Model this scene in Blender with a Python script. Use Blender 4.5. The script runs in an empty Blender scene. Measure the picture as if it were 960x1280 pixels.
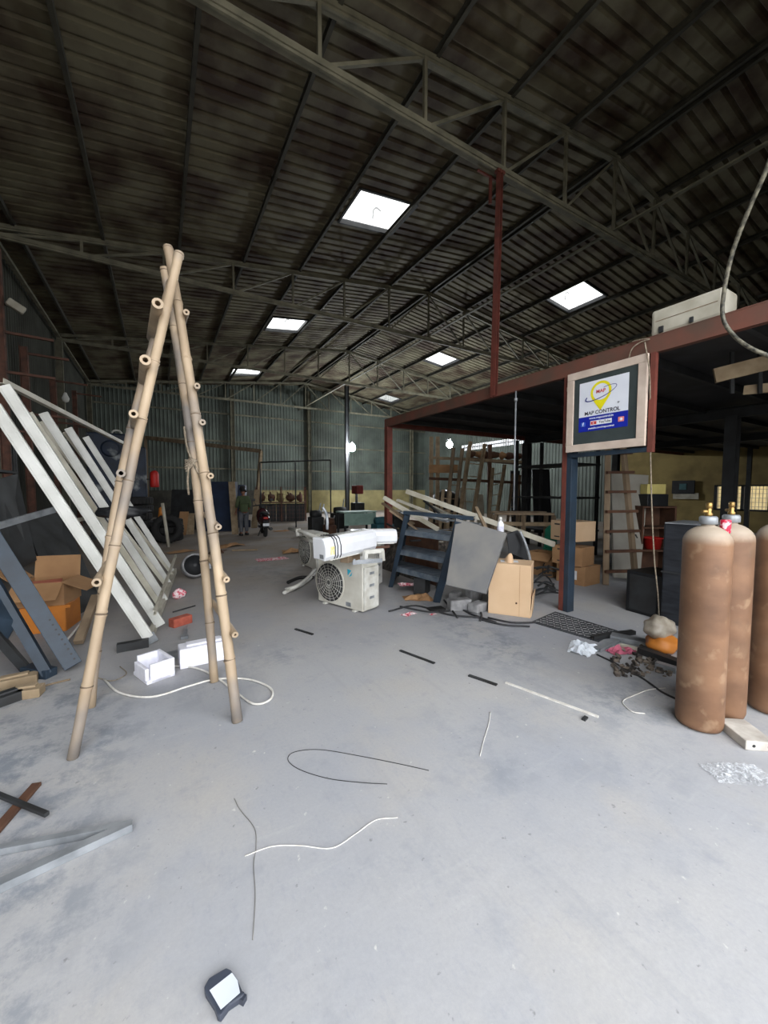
import bpy, bmesh, math, random
from mathutils import Vector as V, Matrix as MX
from math import pi, sin, cos, radians as R, sqrt, atan2
random.seed(7)
sc = bpy.context.scene
col = sc.collection
# ---------------------------------------------------------------- camera geometry
FPX, CAMH = 481.0, 1.6
YAW, PIT = math.atan(280/481), math.atan(28/481)
fwd = V((sin(YAW)*cos(PIT), cos(YAW)*cos(PIT), -sin(PIT)))
rgt = V((cos(YAW), -sin(YAW), 0)); upv = V((sin(YAW)*sin(PIT), cos(YAW)*sin(PIT), cos(PIT)))
CAM = V((0, 0, CAMH))
def ray(px, py): return fwd + rgt*((px-480)/FPX) + upv*((640-py)/FPX)
def F(px, py, z=0.0):
    r = ray(px, py); return CAM + r*((z-CAMH)/r.z)
def AX(px, py, X):
    r = ray(px, py); return CAM + r*(X/r.x)
def AY(px, py, Y):
    r = ray(px, py); return CAM + r*(Y/r.y)
def D(px, py, d): return CAM + ray(px, py)*d
cd = bpy.data.cameras.new('camera'); cam = bpy.data.objects.new('camera', cd); col.objects.link(cam)
cam.location = CAM; cam.rotation_euler = (pi/2-PIT, 0, -YAW)
cd.sensor_fit = 'HORIZONTAL'; cd.sensor_width = 36; cd.lens = 36*FPX/960; cd.clip_start = .05; cd.clip_end = 300
sc.camera = cam
# ---------------------------------------------------------------- materials
def lin(c): return tuple(((x/255)/12.92 if x/255 <= .04045 else ((x/255+.055)/1.055)**2.4) for x in c)+(1,)
MATS = {}
def mat(name, c, c2=None, rough=.65, met=0, scale=4, detail=5, bump=0, bscale=None, lo=.35, hi=.65, stretch=None, spec=.4, alpha=None):
    """c, c2: 0..255 sRGB albedos mixed by object-space noise"""
    if name in MATS: return MATS[name]
    m = bpy.data.materials.new(name); m.use_nodes = True; nt = m.node_tree; N = nt.nodes; L = nt.links
    b = N['Principled BSDF']; b.inputs['Roughness'].default_value = rough; b.inputs['Metallic'].default_value = met
    b.inputs['Specular IOR Level'].default_value = spec
    if c2 is None: c2 = tuple(x*.8 for x in c)
    tc = N.new('ShaderNodeTexCoord'); mp = N.new('ShaderNodeMapping'); L.new(tc.outputs['Object'], mp.inputs['Vector'])
    if stretch: mp.inputs['Scale'].default_value = stretch
    nz = N.new('ShaderNodeTexNoise'); nz.inputs['Scale'].default_value = scale; nz.inputs['Detail'].default_value = detail
    L.new(mp.outputs['Vector'], nz.inputs['Vector'])
    mr = N.new('ShaderNodeMapRange'); mr.inputs['From Min'].default_value = lo; mr.inputs['From Max'].default_value = hi
    L.new(nz.outputs['Fac'], mr.inputs['Value'])
    mx = N.new('ShaderNodeMix'); mx.data_type = 'RGBA'; mx.inputs['A'].default_value = lin(c); mx.inputs['B'].default_value = lin(c2)
    L.new(mr.outputs['Result'], mx.inputs['Factor']); L.new(mx.outputs['Result'], b.inputs['Base Color'])
    if bump:
        n2 = N.new('ShaderNodeTexNoise'); n2.inputs['Scale'].default_value = bscale or scale*6; n2.inputs['Detail'].default_value = 4
        L.new(mp.outputs['Vector'], n2.inputs['Vector'])
        bp = N.new('ShaderNodeBump'); bp.inputs['Strength'].default_value = bump; bp.inputs['Distance'].default_value = .01
        L.new(n2.outputs['Fac'], bp.inputs['Height']); L.new(bp.outputs['Normal'], b.inputs['Normal'])
    if alpha is not None: b.inputs['Alpha'].default_value = alpha
    MATS[name] = m; return m
def emit(name, c, s):
    m = bpy.data.materials.new(name); m.use_nodes = True; nt = m.node_tree
    b = nt.nodes['Principled BSDF']; b.inputs['Base Color'].default_value = lin(c)
    b.inputs['Emission Color'].default_value = lin(c); b.inputs['Emission Strength'].default_value = s
    MATS[name] = m; return m
mt_white = mat('white_paint', (205, 205, 200), (178, 178, 172), rough=.45, scale=3, bump=.1)
mt_cream = mat('cream_paint', (186, 182, 168), (150, 144, 128), rough=.5, scale=3, bump=.1)
mt_dirtywhite = mat('dirty_white_plastic', (206, 206, 200), (176, 173, 163), rough=.45, scale=7)
mt_blue = mat('blue_grey_steel', (42, 56, 70), (34, 44, 54), rough=.5, scale=5, bump=.15)
mt_red = mat('red_oxide_primer', (112, 58, 48), (86, 46, 38), rough=.65, scale=6, bump=.15)
mt_truss = mat('dusty_steel', (122, 118, 100), (90, 88, 74), rough=.7, scale=3)
mt_dark = mat('dark_steel', (46, 48, 50), (34, 34, 34), rough=.6, scale=5)
mt_black = mat('black_plastic', (28, 30, 33), (20, 21, 23), rough=.5, scale=6)
mt_galv = mat('galvanised_metal', (150, 154, 158), (120, 124, 128), rough=.42, met=.3, scale=9)
mt_card = mat('brown_cardboard', (168, 130, 92), (148, 112, 78), rough=.85, scale=3)
mt_cardlt = mat('pale_cardboard', (208, 178, 144), (196, 164, 130), rough=.85, scale=2)
mt_wood = mat('weathered_wood', (138, 120, 98), (104, 88, 70), rough=.85, scale=5, stretch=(1, 1, .2), bump=.3)
mt_woodlt = mat('light_timber', (158, 140, 114), (128, 110, 86), rough=.85, scale=5, bump=.2)
mt_brown = mat('brown_wood', (96, 66, 48), (74, 50, 38), rough=.8, scale=6, bump=.2)
mt_rope = mat('old_rope', (150, 138, 120), (110, 100, 86), rough=.9, scale=40)
mt_foam = mat('white_foam', (232, 232, 240), (222, 222, 232), rough=.9, scale=20)
mt_rubber = mat('black_rubber', (26, 26, 27), (36, 35, 34), rough=.8, scale=10, bump=.3)
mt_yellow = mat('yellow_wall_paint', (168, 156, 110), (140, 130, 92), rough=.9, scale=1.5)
mt_brass = mat('brass', (170, 140, 84), (120, 96, 60), rough=.4, met=.8, scale=12)
mt_conc = mat('grey_concrete_block', (150, 150, 150), (116, 116, 118), rough=.95, scale=9, bump=.5)
mt_orange = mat('orange_plastic', (196, 122, 46), (172, 104, 40), rough=.5)
mt_redp = mat('red_plastic', (190, 42, 36), (160, 34, 30), rough=.5)
mt_green = mat('green_plastic', (52, 150, 118), (40, 124, 100), rough=.5)
mt_cable = mat('white_cable', (214, 212, 206), (190, 186, 178), rough=.5, scale=20)
mt_dcable = mat('dark_cable', (52, 52, 54), (40, 40, 42), rough=.6, scale=20)
mt_paper = mat('white_paper', (222, 224, 228), (206, 208, 212), rough=.8, scale=10)
mt_pink = mat('pink_print', (196, 84, 100), (226, 206, 208), rough=.7, scale=28, lo=.45, hi=.55)
mt_brick = mat('red_brick', (168, 88, 70), (144, 70, 56), rough=.95, scale=14, bump=.5)
# ---------------------------------------------------------------- mesh builder
class MB:
    def __init__(s): s.v = []; s.f = []; s.sm = []; s.mi = []; s.cur = 0
    def add(s, vs, fs, smooth=False):
        o = len(s.v); s.v += [V(v) for v in vs]
        for f in fs: s.f.append([i+o for i in f]); s.sm.append(smooth); s.mi.append(s.cur)
        return s
    def box(s, c, d, rot=None):
        c = V(c); x, y, z = d[0]/2, d[1]/2, d[2]/2
        vs = [V((a*x, b*y, e*z)) for e in (-1, 1) for a, b in ((-1, -1), (1, -1), (1, 1), (-1, 1))]
        if rot is not None: vs = [rot @ v for v in vs]
        return s.add([c+v for v in vs], [(3, 2, 1, 0), (4, 5, 6, 7), (0, 1, 5, 4), (1, 2, 6, 5), (2, 3, 7, 6), (3, 0, 4, 7)])
    def hexa(s, b, t):
        return s.add(list(b)+list(t), [(3, 2, 1, 0), (4, 5, 6, 7), (0, 1, 5, 4), (1, 2, 6, 5), (2, 3, 7, 6), (3, 0, 4, 7)])
    def frame(s, p0, p1, up):
        p0, p1 = V(p0), V(p1); z = (p1-p0).normalized(); up = V(up)
        x = up.cross(z)
        if x.length < 1e-4: x = V((1, 0, 0)).cross(z) if abs(z.x) < .9 else V((0, 1, 0)).cross(z)
        x.normalize(); return x, z.cross(x)
    def sweep(s, sec, p0, p1, up=(0, 0, 1), smooth=False):
        """constant 2-D section (x across, y towards up) swept from p0 to p1"""
        x, y = s.frame(p0, p1, up); n = len(sec); p0, p1 = V(p0), V(p1)
        vs = [p+x*a+y*b for p in (p0, p1) for a, b in sec]
        return s.add(vs, [[(i+1) % n, i, n+i, n+(i+1) % n][::-1] for i in range(n)]+[list(range(n))[::-1], list(range(n, 2*n))], smooth)
    def bar(s, p0, p1, w, h=None, up=(0, 0, 1)):
        h = h or w; return s.sweep([(-w/2, -h/2), (w/2, -h/2), (w/2, h/2), (-w/2, h/2)], p0, p1, up)
    def angle(s, p0, p1, w, t=.006, up=(0, 0, 1)):
        return s.sweep([(0, 0), (w, 0), (w, t), (t, t), (t, w), (0, w)], p0, p1, up)
    def channel(s, p0, p1, w, h, t=.006, up=(0, 0, 1)):
        return s.sweep([(-w/2, -h/2), (w/2, -h/2), (w/2, -h/2+t), (-w/2+t, -h/2+t), (-w/2+t, h/2-t), (w/2, h/2-t), (w/2, h/2), (-w/2, h/2)], p0, p1, up)
    def tube(s, pts, r, n=8, caps=True):
        pts = [V(p) for p in pts]; rs = r if isinstance(r, (list, tuple)) else [r]*len(pts)
        t0 = (pts[1]-pts[0]).normalized(); x = t0.orthogonal().normalized(); vs = []
        for i, p in enumerate(pts):
            t = (pts[min(i+1, len(pts)-1)]-pts[max(i-1, 0)]).normalized()
            x = (x-t*x.dot(t)); x = x.normalized() if x.length > 1e-6 else t.orthogonal().normalized(); y = t.cross(x)
            vs += [p+(x*cos(2*pi*k/n)+y*sin(2*pi*k/n))*rs[i] for k in range(n)]
        m = len(pts)
        s.add(vs, [(i*n+k, i*n+(k+1) % n, (i+1)*n+(k+1) % n, (i+1)*n+k) for i in range(m-1) for k in range(n)], True)
        if caps:
            o = len(s.v)-m*n; s.f.append([o+k for k in range(n)][::-1]); s.f.append([o+(m-1)*n+k for k in range(n)]); s.sm += [False]*2; s.mi += [s.cur]*2
        return s
    def pipe(s, p0, p1, r, ri, n=14):
        """hollow pipe with open ends"""
        p0, p1 = V(p0), V(p1); x, y = s.frame(p0, p1, (0, 0, 1)); vs = []
        for p, q in ((p0, r), (p1, r), (p1, ri), (p0, ri)):
            vs += [p+(x*cos(2*pi*k/n)+y*sin(2*pi*k/n))*q for k in range(n)]
        for a in range(4):
            b = (a+1) % 4
            o = len(s.v)
            s.add([vs[a*n+k] for k in range(n)]+[vs[b*n+k] for k in range(n)], [(k, (k+1) % n, n+(k+1) % n, n+k) for k in range(n)], a in (0, 2))
        return s
    def lathe(s, prof, c=(0, 0, 0), n=24, rot=None, smooth=True):
        c = V(c); vs = []
        for r, z in prof:
            for k in range(n):
                p = V((r*cos(2*pi*k/n), r*sin(2*pi*k/n), z)); vs.append(c+(rot @ p if rot is not None else p))
        m = len(prof)
        s.add(vs, [(i*n+k, i*n+(k+1) % n, (i+1)*n+(k+1) % n, (i+1)*n+k) for i in range(m-1) for k in range(n)]
              + ([list(range(n))[::-1]] if prof[0][0] > 1e-5 else []) + ([[(m-1)*n+k for k in range(n)]] if prof[-1][0] > 1e-5 else []), smooth)
        return s
    def poly(s, pts, th=(0, 0, .01)):
        """polygon (world points) given thickness along vector th"""
        pts = [V(p) for p in pts]; th = V(th); n = len(pts)
        return s.add(pts+[p+th for p in pts], [list(range(n))[::-1], list(range(n, 2*n))]+[(i, (i+1) % n, n+(i+1) % n, n+i) for i in range(n)])
    def blob(s, c, r, seed=0, amp=.25, n=10, sq=(1, 1, 1)):
        rd = random.Random(seed); c = V(c); vs = [];ph = [rd.uniform(0, 6) for _ in range(6)]
        for i in range(n+1):
            th = pi*i/n
            for k in range(n*2):
                a = pi*k/n
                d = V((sin(th)*cos(a), sin(th)*sin(a), cos(th)))
                q = r*(1+amp*(sin(3*d.x+ph[0])*sin(4*d.y+ph[1])+.5*sin(7*d.z+5*d.x+ph[2])+.4*sin(9*d.y-6*d.x+ph[3])))
                vs.append(c+V((d.x*q*sq[0], d.y*q*sq[1], d.z*q*sq[2])))
        w = n*2
        return s.add(vs, [(i*w+k, (i+1)*w+k, (i+1)*w+(k+1) % w, i*w+(k+1) % w) for i in range(n) for k in range(w)], True)
def rotz(a): return MX.Rotation(a, 3, 'Z')
def rot3(a, b, c): return (MX.Rotation(c, 3, 'Z') @ MX.Rotation(b, 3, 'Y') @ MX.Rotation(a, 3, 'X'))
def mesh_of(name, mb, mats, M=None):
    me = bpy.data.meshes.new(name)
    vs = [M @ v for v in mb.v] if M is not None else mb.v
    me.from_pydata([tuple(v) for v in vs], [], mb.f); me.polygons.foreach_set('use_smooth', mb.sm)
    mats = mats if isinstance(mats, (list, tuple)) else [mats]
    for m in mats: me.materials.append(m)
    if len(mats) > 1: me.polygons.foreach_set('material_index', mb.mi)
    bm = bmesh.new(); bm.from_mesh(me); bmesh.ops.recalc_face_normals(bm, faces=bm.faces); bm.to_mesh(me); bm.free(); me.update(); return me
def bev(o, w):
    if w:
        b = o.modifiers.new('bevel', 'BEVEL'); b.width = w; b.segments = 2; b.limit_method = 'ANGLE'; b.angle_limit = R(40)
def tagit(o, label=None, cat=None, group=None, kind=None):
    if label: o['label'] = label
    if cat: o['category'] = cat
    if group: o['group'] = group
    if kind: o['kind'] = kind
    return o
def T(name, label, cat, loc=(0, 0, 0), rz=0, group=None, kind=None, rot=None):
    o = bpy.data.objects.new(name, None); col.objects.link(o); o.location = loc; o.rotation_euler = rot or (0, 0, rz); o.empty_display_size = .1
    return tagit(o, label, cat, group, kind)
def P(name, mb, m, parent, w=True, bv=0, label=None, kind=None):
    """a part: its mesh built in world coordinates (w) or in its thing's own frame"""
    M = None
    if w:
        q = parent; M = MX.Identity(4)
        ch = []
        while q is not None: ch.append(q); q = q.parent
        for q in reversed(ch): M = M @ MX.LocRotScale(q.location, q.rotation_euler, V((1, 1, 1)))
        M = M.inverted()
    o = bpy.data.objects.new(name, mesh_of(name, mb, m, M)); col.objects.link(o); o.parent = parent; bev(o, bv)
    return tagit(o, label, kind=kind)
def S(name, label, cat, mb, m, bv=0, group=None, kind=None, loc=None):
    """a thing that is one mesh, built in world coordinates; origin under its middle"""
    if loc is None:
        lo = [min(v[i] for v in mb.v) for i in range(3)]; hi = [max(v[i] for v in mb.v) for i in range(3)]
        loc = V(((lo[0]+hi[0])/2, (lo[1]+hi[1])/2, lo[2]))
    loc = V(loc)
    o = bpy.data.objects.new(name, mesh_of(name, mb, m, MX.Translation(-loc))); col.objects.link(o); o.location = loc; bev(o, bv)
    return tagit(o, label, cat, group, kind)
def ST(name, mb, m, parent=None, bv=0):
    if parent: return P(name, mb, m, parent, bv=bv)
    o = bpy.data.objects.new(name, mesh_of(name, mb, m)); col.objects.link(o); o['kind'] = 'structure'; bev(o, bv); return o
def dup(root, loc=None, rz=None, label=None, group=None, parent=None):
    def cp(o, par):
        c = o.copy(); col.objects.link(c); c.parent = par
        for ch in [x for x in col.objects if x.parent == o]: cp(ch, c)
        return c
    r = cp(root, parent)
    if loc is not None: r.location = loc
    if rz is not None: r.rotation_euler = (0, 0, rz) if not isinstance(rz, tuple) else rz
    if label: r['label'] = label
    if group: r['group'] = group
    return r
def spl(pts, k=6):
    """smooth curve through points (Catmull-Rom)"""
    pts = [V(p) for p in pts]; P_ = [pts[0]*2-pts[1]]+pts+[pts[-1]*2-pts[-2]]; out = []
    for i in range(1, len(P_)-2):
        a, b, c, d = P_[i-1:i+3]
        for j in range(k):
            t = j/k; out.append(.5*((2*b)+(c-a)*t+(2*a-5*b+4*c-d)*t*t+(3*b-a-3*c+d)*t**3))
    return out+[pts[-1]]
TX = {}
def text_mesh(parent, s, size, m, loc, rot, name='lettering', bold=0.0, ax='CENTER', sx=1):
    c = bpy.data.curves.new('txt', 'FONT'); c.body = s; c.size = size; c.align_x = ax; c.align_y = 'CENTER'; c.extrude = .0006; c.offset = bold
    o = bpy.data.objects.new('txt', c); col.objects.link(o)
    dg = bpy.context.evaluated_depsgraph_get(); me = bpy.data.meshes.new_from_object(o.evaluated_get(dg)); bpy.data.objects.remove(o)
    me.materials.clear(); me.materials.append(m)
    for v in me.vertices: v.co.x *= sx
    t = bpy.data.objects.new(name, me); col.objects.link(t); t.parent = parent; t.location = loc; t.rotation_euler = rot; return t
# ================================================================ THE BUILDING
XL, XR, YF, YB, RX = -3.15, 19.0, -1.2, 26.0, 8.4
def roof_z(x): return 7.05+.125*(x+3) if x <= RX else 7.05+.125*(RX+3)-.125*(x-RX)   # top chord line
# floor
def floor_mat():
    m = bpy.data.materials.new('concrete_floor'); m.use_nodes = True; nt = m.node_tree; N = nt.nodes; L = nt.links; b = N['Principled BSDF']
    b.inputs['Roughness'].default_value = .8; b.inputs['Specular IOR Level'].default_value = .25
    tc = N.new('ShaderNodeTexCoord')
    def noise(scale, detail=6, st=None, rot=0, rough=.55):
        mp = N.new('ShaderNodeMapping'); L.new(tc.outputs['Object'], mp.inputs['Vector'])
        if st: mp.inputs['Scale'].default_value = st
        mp.inputs['Rotation'].default_value = (0, 0, rot)
        n = N.new('ShaderNodeTexNoise'); n.inputs['Scale'].default_value = scale; n.inputs['Detail'].default_value = detail; n.inputs['Roughness'].default_value = rough
        L.new(mp.outputs['Vector'], n.inputs['Vector']); return n.outputs['Fac']
    def rng(v, a, b_, t0=0., t1=1.):
        r = N.new('ShaderNodeMapRange'); r.inputs['From Min'].default_value = a; r.inputs['From Max'].default_value = b_
        r.inputs['To Min'].default_value = t0; r.inputs['To Max'].default_value = t1; L.new(v, r.inputs['Value']); return r.outputs['Result']
    def mix(f, A, B):
        x = N.new('ShaderNodeMix'); x.data_type = 'RGBA'; L.new(f, x.inputs['Factor'])
        for k, q in (('A', A), ('B', B)):
            if isinstance(q, tuple): x.inputs[k].default_value = lin(q)
            else: L.new(q, x.inputs[k])
        return x.outputs['Result']
    def mul(a, c):
        x = N.new('ShaderNodeMath'); x.operation = 'MULTIPLY'; L.new(a, x.inputs[0])
        if isinstance(c, float): x.inputs[1].default_value = c
        else: L.new(c, x.inputs[1])
        return x.outputs[0]
    c = mix(rng(noise(.55, 8), .36, .64), (168, 167, 166), (150, 153, 160))
    c = mix(rng(noise(1.3, 8, rot=1.), .5, .72, 0, .6), c, (174, 168, 158))
    c = mix(rng(noise(3.5, 10, rough=.7), .55, .75, 0, .55), c, (126, 131, 140))
    c = mix(rng(noise(1.2, 8, (7, .5, 1), -.25), .58, .76, 0, .35), c, (136, 138, 142))       # wheel and drag marks
    c = mix(rng(noise(2.2, 9, (.6, 6, 1), .5), .62, .78, 0, .3), c, (186, 186, 184))
    c = mix(rng(noise(26, 3), .68, .74, 0, .6), c, (98, 98, 100))
    c = mix(rng(noise(17, 3, rot=2.), .7, .76, 0, .7), c, (208, 206, 200))
    # oily patch in front of the bamboo ladder
    c = mix(mul(rng(noise(4.5, 9, rough=.75), .47, .6), rng(noise(.35, 2, rot=.7), .5, .62)), c, (120, 126, 134))
    # brown dust deeper in the hall
    sp = N.new('ShaderNodeSeparateXYZ'); L.new(tc.outputs['Object'], sp.inputs['Vector'])
    c = mix(mul(rng(sp.outputs['Y'], 3.2, 9., 0, .95), rng(noise(.8, 8), .3, .6, .45, 1.)), c, (140, 124, 106))
    c = mix(rng(noise(60, 6, rough=.8), .35, .65, 0, .35), c, (140, 142, 146))
    c = mix(rng(noise(9, 10, (2.5, 1, 1), .6, .75), .55, .75, 0, .5), c, (132, 136, 146))
    L.new(c, b.inputs['Base Color'])
    bp = N.new('ShaderNodeBump'); bp.inputs['Strength'].default_value = .25; bp.inputs['Distance'].default_value = .01
    L.new(noise(14, 8), bp.inputs['Height']); L.new(bp.outputs['Normal'], b.inputs['Normal']); return m
fm = floor_mat()
ST('floor', MB().box(((XL+XR)/2, (YF+YB)/2, -.1), (XR-XL+.4, YB-YF+.4, .2)), fm)
gm = mat('yard_ground', (150, 146, 138), (128, 122, 112), rough=.95, scale=.8)
ST('ground', MB().box((8, 10, -.36), (120, 120, .3)), gm)
yd = ST('yard_slab', MB().box((5, YF-4.2, -.105), (22, 8, .2)), gm)
yd.name = 'ground_slab'
# corrugated sheet helper: profile runs along u, sheet extends along s
def corr(mb, o, u, s, n, u0, u1, s0, s1, pitch, depth, off=0.0):
    """o origin; u,s,n unit vectors; trapezoid ribs repeat along u; extends s0..s1"""
    o, u, s, n = V(o), V(u), V(s), V(n)
    pr = []; k0 = math.floor(u0/pitch)-1
    k = k0
    while k*pitch < u1+pitch:
        for a, h in ((0, 0), (.62, 0), (.72, 1), (.9, 1)): pr.append(((k+a)*pitch, h*depth))
        k += 1
    out = []
    for i in range(len(pr)-1):
        (a, ha), (b, hb) = pr[i], pr[i+1]
        if b <= u0 or a >= u1: continue
        if a < u0: ha = ha+(hb-ha)*(u0-a)/(b-a); a = u0
        if b > u1: hb = ha+(hb-ha)*(u1-a)/(b-a); b = u1
        out.append((a, ha, b, hb))
    for a, ha, b, hb in out:
        mb.add([o+u*a+s*s0+n*(ha+off), o+u*b+s*s0+n*(hb+off), o+u*b+s*s1+n*(hb+off), o+u*a+s*s1+n*(ha+off)], [(0, 1, 2, 3)])
# roof with openings
rm = mat('weathered_roof_sheet', (108, 102, 82), (60, 45, 33), rough=.75, scale=1.1, detail=8, lo=.4, hi=.62, bump=.1)
SKYL = [(3.95, 5.45, 7.8, 9.0), (3.88, 5.28, 15.0, 16.4), (3.6, 5.2, 22.2, 23.6)]
def rsky(px, py):
    a = 7.05+.2+.125*(RX+3)+.125*RX; r = ray(px, py); t = (a-CAMH)/(r.z+.125*r.x); return CAM+r*t
SKYR = []
for (l, t_, r, b) in ((700, 362, 767, 397), (543, 446, 586, 463), (458, 489, 488, 500)):
    q = [rsky((l+r)/2+(r-l)*.1, t_), rsky(r, (t_+b)/2), rsky((l+r)/2-(r-l)*.1, b), rsky(l, (t_+b)/2)]
    c = sum(q, V((0, 0, 0)))/4
    SKYR.append(c)
def roof_side(mb, x0, x1, holes):
    sgn = 1 if x1 <= RX+.01 else -1
    s = V((1, 0, .125*sgn)); o = V((0, 0, roof_z(RX)+.2-.125*sgn*RX)); n = V((0, 0, 1)); ys = sorted({YF-.4, YB+.3} | {h[2] for h in holes} | {h[3] for h in holes})
    for a, b in zip(ys, ys[1:]):
        cuts = [(h[0], h[1]) for h in holes if h[2] <= a+.001 and h[3] >= b-.001]
        xs = x0
        for h in sorted(cuts): corr(mb, o, (0, 1, 0), s, n, a, b, xs, h[0], .25, .042); xs = h[1]
        corr(mb, o, (0, 1, 0), s, n, a, b, xs, x1, .25, .042)
rb = MB(); roof_side(rb, XL-.4, RX, SKYL)
SR = []
for c in SKYR:
    k = round((c.x-.78-RX-.15)/1.56); x0 = RX+.15+1.56*k+.08; SR.append((x0, x0+1.4, c.y-.7, c.y+.7))
SR = [s for s in SR if s[3] < YB and s[1] < XR]
roof_side(rb, RX, XR+.4, SR)
roof = ST('ceiling', rb, rm)
sm_ = roof.modifiers.new('thickness', 'SOLIDIFY'); sm_.thickness = .002
ST('ridge_cap', MB().add([(RX-.3, YF-.4, roof_z(RX)+.21), (RX, YF-.4, roof_z(RX)+.26), (RX+.3, YF-.4, roof_z(RX)+.21), (RX-.3, YB+.3, roof_z(RX)+.21), (RX, YB+.3, roof_z(RX)+.26), (RX+.3, YB+.3, roof_z(RX)+.21)], [(0, 1, 4, 3), (1, 2, 5, 4)]), rm, roof)
pm = mat('purlin_steel', (70, 68, 58), (52, 50, 44), rough=.7)
px_ = [RX+.05-1.56*k-.05 for k in range(8)]+[RX+.15+1.56*k for k in range(7)]
for x in px_:
    z = roof_z(x)+.14 if x <= RX else roof_z(x)+.14
    ST('purlin', MB().channel((x, YF-.2, z-.03), (x, YB, z-.03), .06, .12, .006), pm, roof)
# skylights: translucent sheets on dark curbs
gl = bpy.data.materials.new('translucent_rooflight'); gl.use_nodes = True; nt = gl.node_tree; nt.nodes.clear()
o_ = nt.nodes.new('ShaderNodeOutputMaterial'); tr = nt.nodes.new('ShaderNodeBsdfTransparent'); tl = nt.nodes.new('ShaderNodeBsdfTranslucent'); mx_ = nt.nodes.new('ShaderNodeMixShader')
mx_.inputs[0].default_value = .15; tr.inputs['Color'].default_value = (.48, .48, .47, 1); tl.inputs['Color'].default_value = (.6, .6, .58, 1); nt.links.new(tr.outputs[0], mx_.inputs[1]); nt.links.new(tl.outputs[0], mx_.inputs[2]); nt.links.new(mx_.outputs[0], o_.inputs[0])
for i, (x0, x1, y0, y1) in enumerate(SKYL+SR):
    z = lambda x: roof_z(x)+.2
    c = [V((x0, y0, z(x0))), V((x1, y0, z(x1))), V((x1, y1, z(x1))), V((x0, y1, z(x0)))]
    w = MB()
    for k in range(4): w.bar(c[k]+V((0, 0, .03)), c[(k+1) % 4]+V((0, 0, .03)), .05, .12)
    w = ST(f'window_{i+1}', w, mt_dark)
    P('pane', MB().add([p+V((0, 0, .07)) for p in c], [(0, 1, 2, 3)]), gl, w)
    # bent ventilator pipe seen against the sky
    pc = c[2]*.55+c[3]*.25+c[0]*.2
    P('vent_hook', MB().tube(spl([pc+V((0, 0, .1)), pc+V((.02, 0, .3)), pc+V((.12, .03, .42)), pc+V((.26, .05, .4))]), .022, 8), mt_rubber, w)
    ld = bpy.data.lights.new('sky_portal', 'AREA'); ld.shape = 'RECTANGLE'; ld.size = x1-x0; ld.size_y = y1-y0; ld.cycles.is_portal = True
    lo = bpy.data.objects.new('sky_portal', ld); col.objects.link(lo); lo.location = sum(c, V((0, 0, 0)))/4+V((0, 0, .03)); lo.rotation_euler = (0, (-1 if x1 <= RX else 1)*math.atan(.125), 0)
# walls
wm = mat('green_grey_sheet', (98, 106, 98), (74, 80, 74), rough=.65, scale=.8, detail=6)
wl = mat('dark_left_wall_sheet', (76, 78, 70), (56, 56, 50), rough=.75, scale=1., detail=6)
wb = MB(); corr(wb, (0, YB, 0), (1, 0, 0), (0, 0, 1), (0, -1, 0), XL, XR, 1.55, 9.0, .2, .03); back = ST('wall_back', wb, wm)
XD = AY(322, 630, YB-.1).x
ST('masonry_dado', MB().box(((XD+XR)/2, YB-.02, .78), (XR-XD, .2, 1.56)), mt_yellow, back)
ST('masonry_dado', MB().box(((XD+XL)/2, YB-.02, .78), (XD-XL, .2, 1.56)), mat('dark_masonry', (74, 72, 64), (54, 52, 48), rough=.9), back)
for z in (2.9, 4.6, 6.3): ST('girt', MB().channel((XL, YB-.08, z), (XR, YB-.08, z), .06, .1), mt_truss, back)
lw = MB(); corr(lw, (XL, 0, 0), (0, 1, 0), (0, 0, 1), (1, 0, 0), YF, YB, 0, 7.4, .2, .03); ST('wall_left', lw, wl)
# right wall: masonry with windows for the near part, sheet with louvred strip for the far part
WZ0, WZ1 = .8, 1.78
wy = [AX(p, 625, XR).y for p in (960, 893)]; WY = (3.6, wy[1])
YM = 10.3
rw = MB(); X = XR+.1
for y0, y1, z0, z1 in ((YF, WY[0], 0, 7.5), (WY[1], YM, 0, 7.5), (WY[0], WY[1], 0, WZ0), (WY[0], WY[1], WZ1, 7.5)):
    rw.box((X, (y0+y1)/2, (z0+z1)/2), (.2, y1-y0, z1-z0))
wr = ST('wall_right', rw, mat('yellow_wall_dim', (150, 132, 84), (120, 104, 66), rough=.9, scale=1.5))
LY = (AX(668, 556, XR).y, AX(578, 556, XR).y); LZ = (AX(600, 561, XR).z, AX(600, 554, XR).z)
LY = (AX(655, 556, XR).y, LY[1])
r2 = MB()
for y0, y1, z0, z1 in ((YM, LY[0], 0, 7.5), (LY[1], YB, 0, 7.5), (LY[0], LY[1], 0, LZ[0]), (LY[0], LY[1], LZ[1], 7.5)):
    corr(r2, (XR, 0, 0), (0, 1, 0), (0, 0, 1), (-1, 0, 0), y0, y1, z0, z1, .2, .03)
ST('sheet_cladding', r2, wm, wr)
lv = MB()
for k in range(int((LY[1]-LY[0])/.14)): lv.box((XR, LY[0]+.07+k*.14, (LZ[0]+LZ[1])/2), (.02, .10, LZ[1]-LZ[0]))
lv.box((XR, (LY[0]+LY[1])/2, (LZ[0]+LZ[1])/2), (.02, LY[1]-LY[0], .06))
w7 = ST('window_7', lv, mt_galv)
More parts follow.
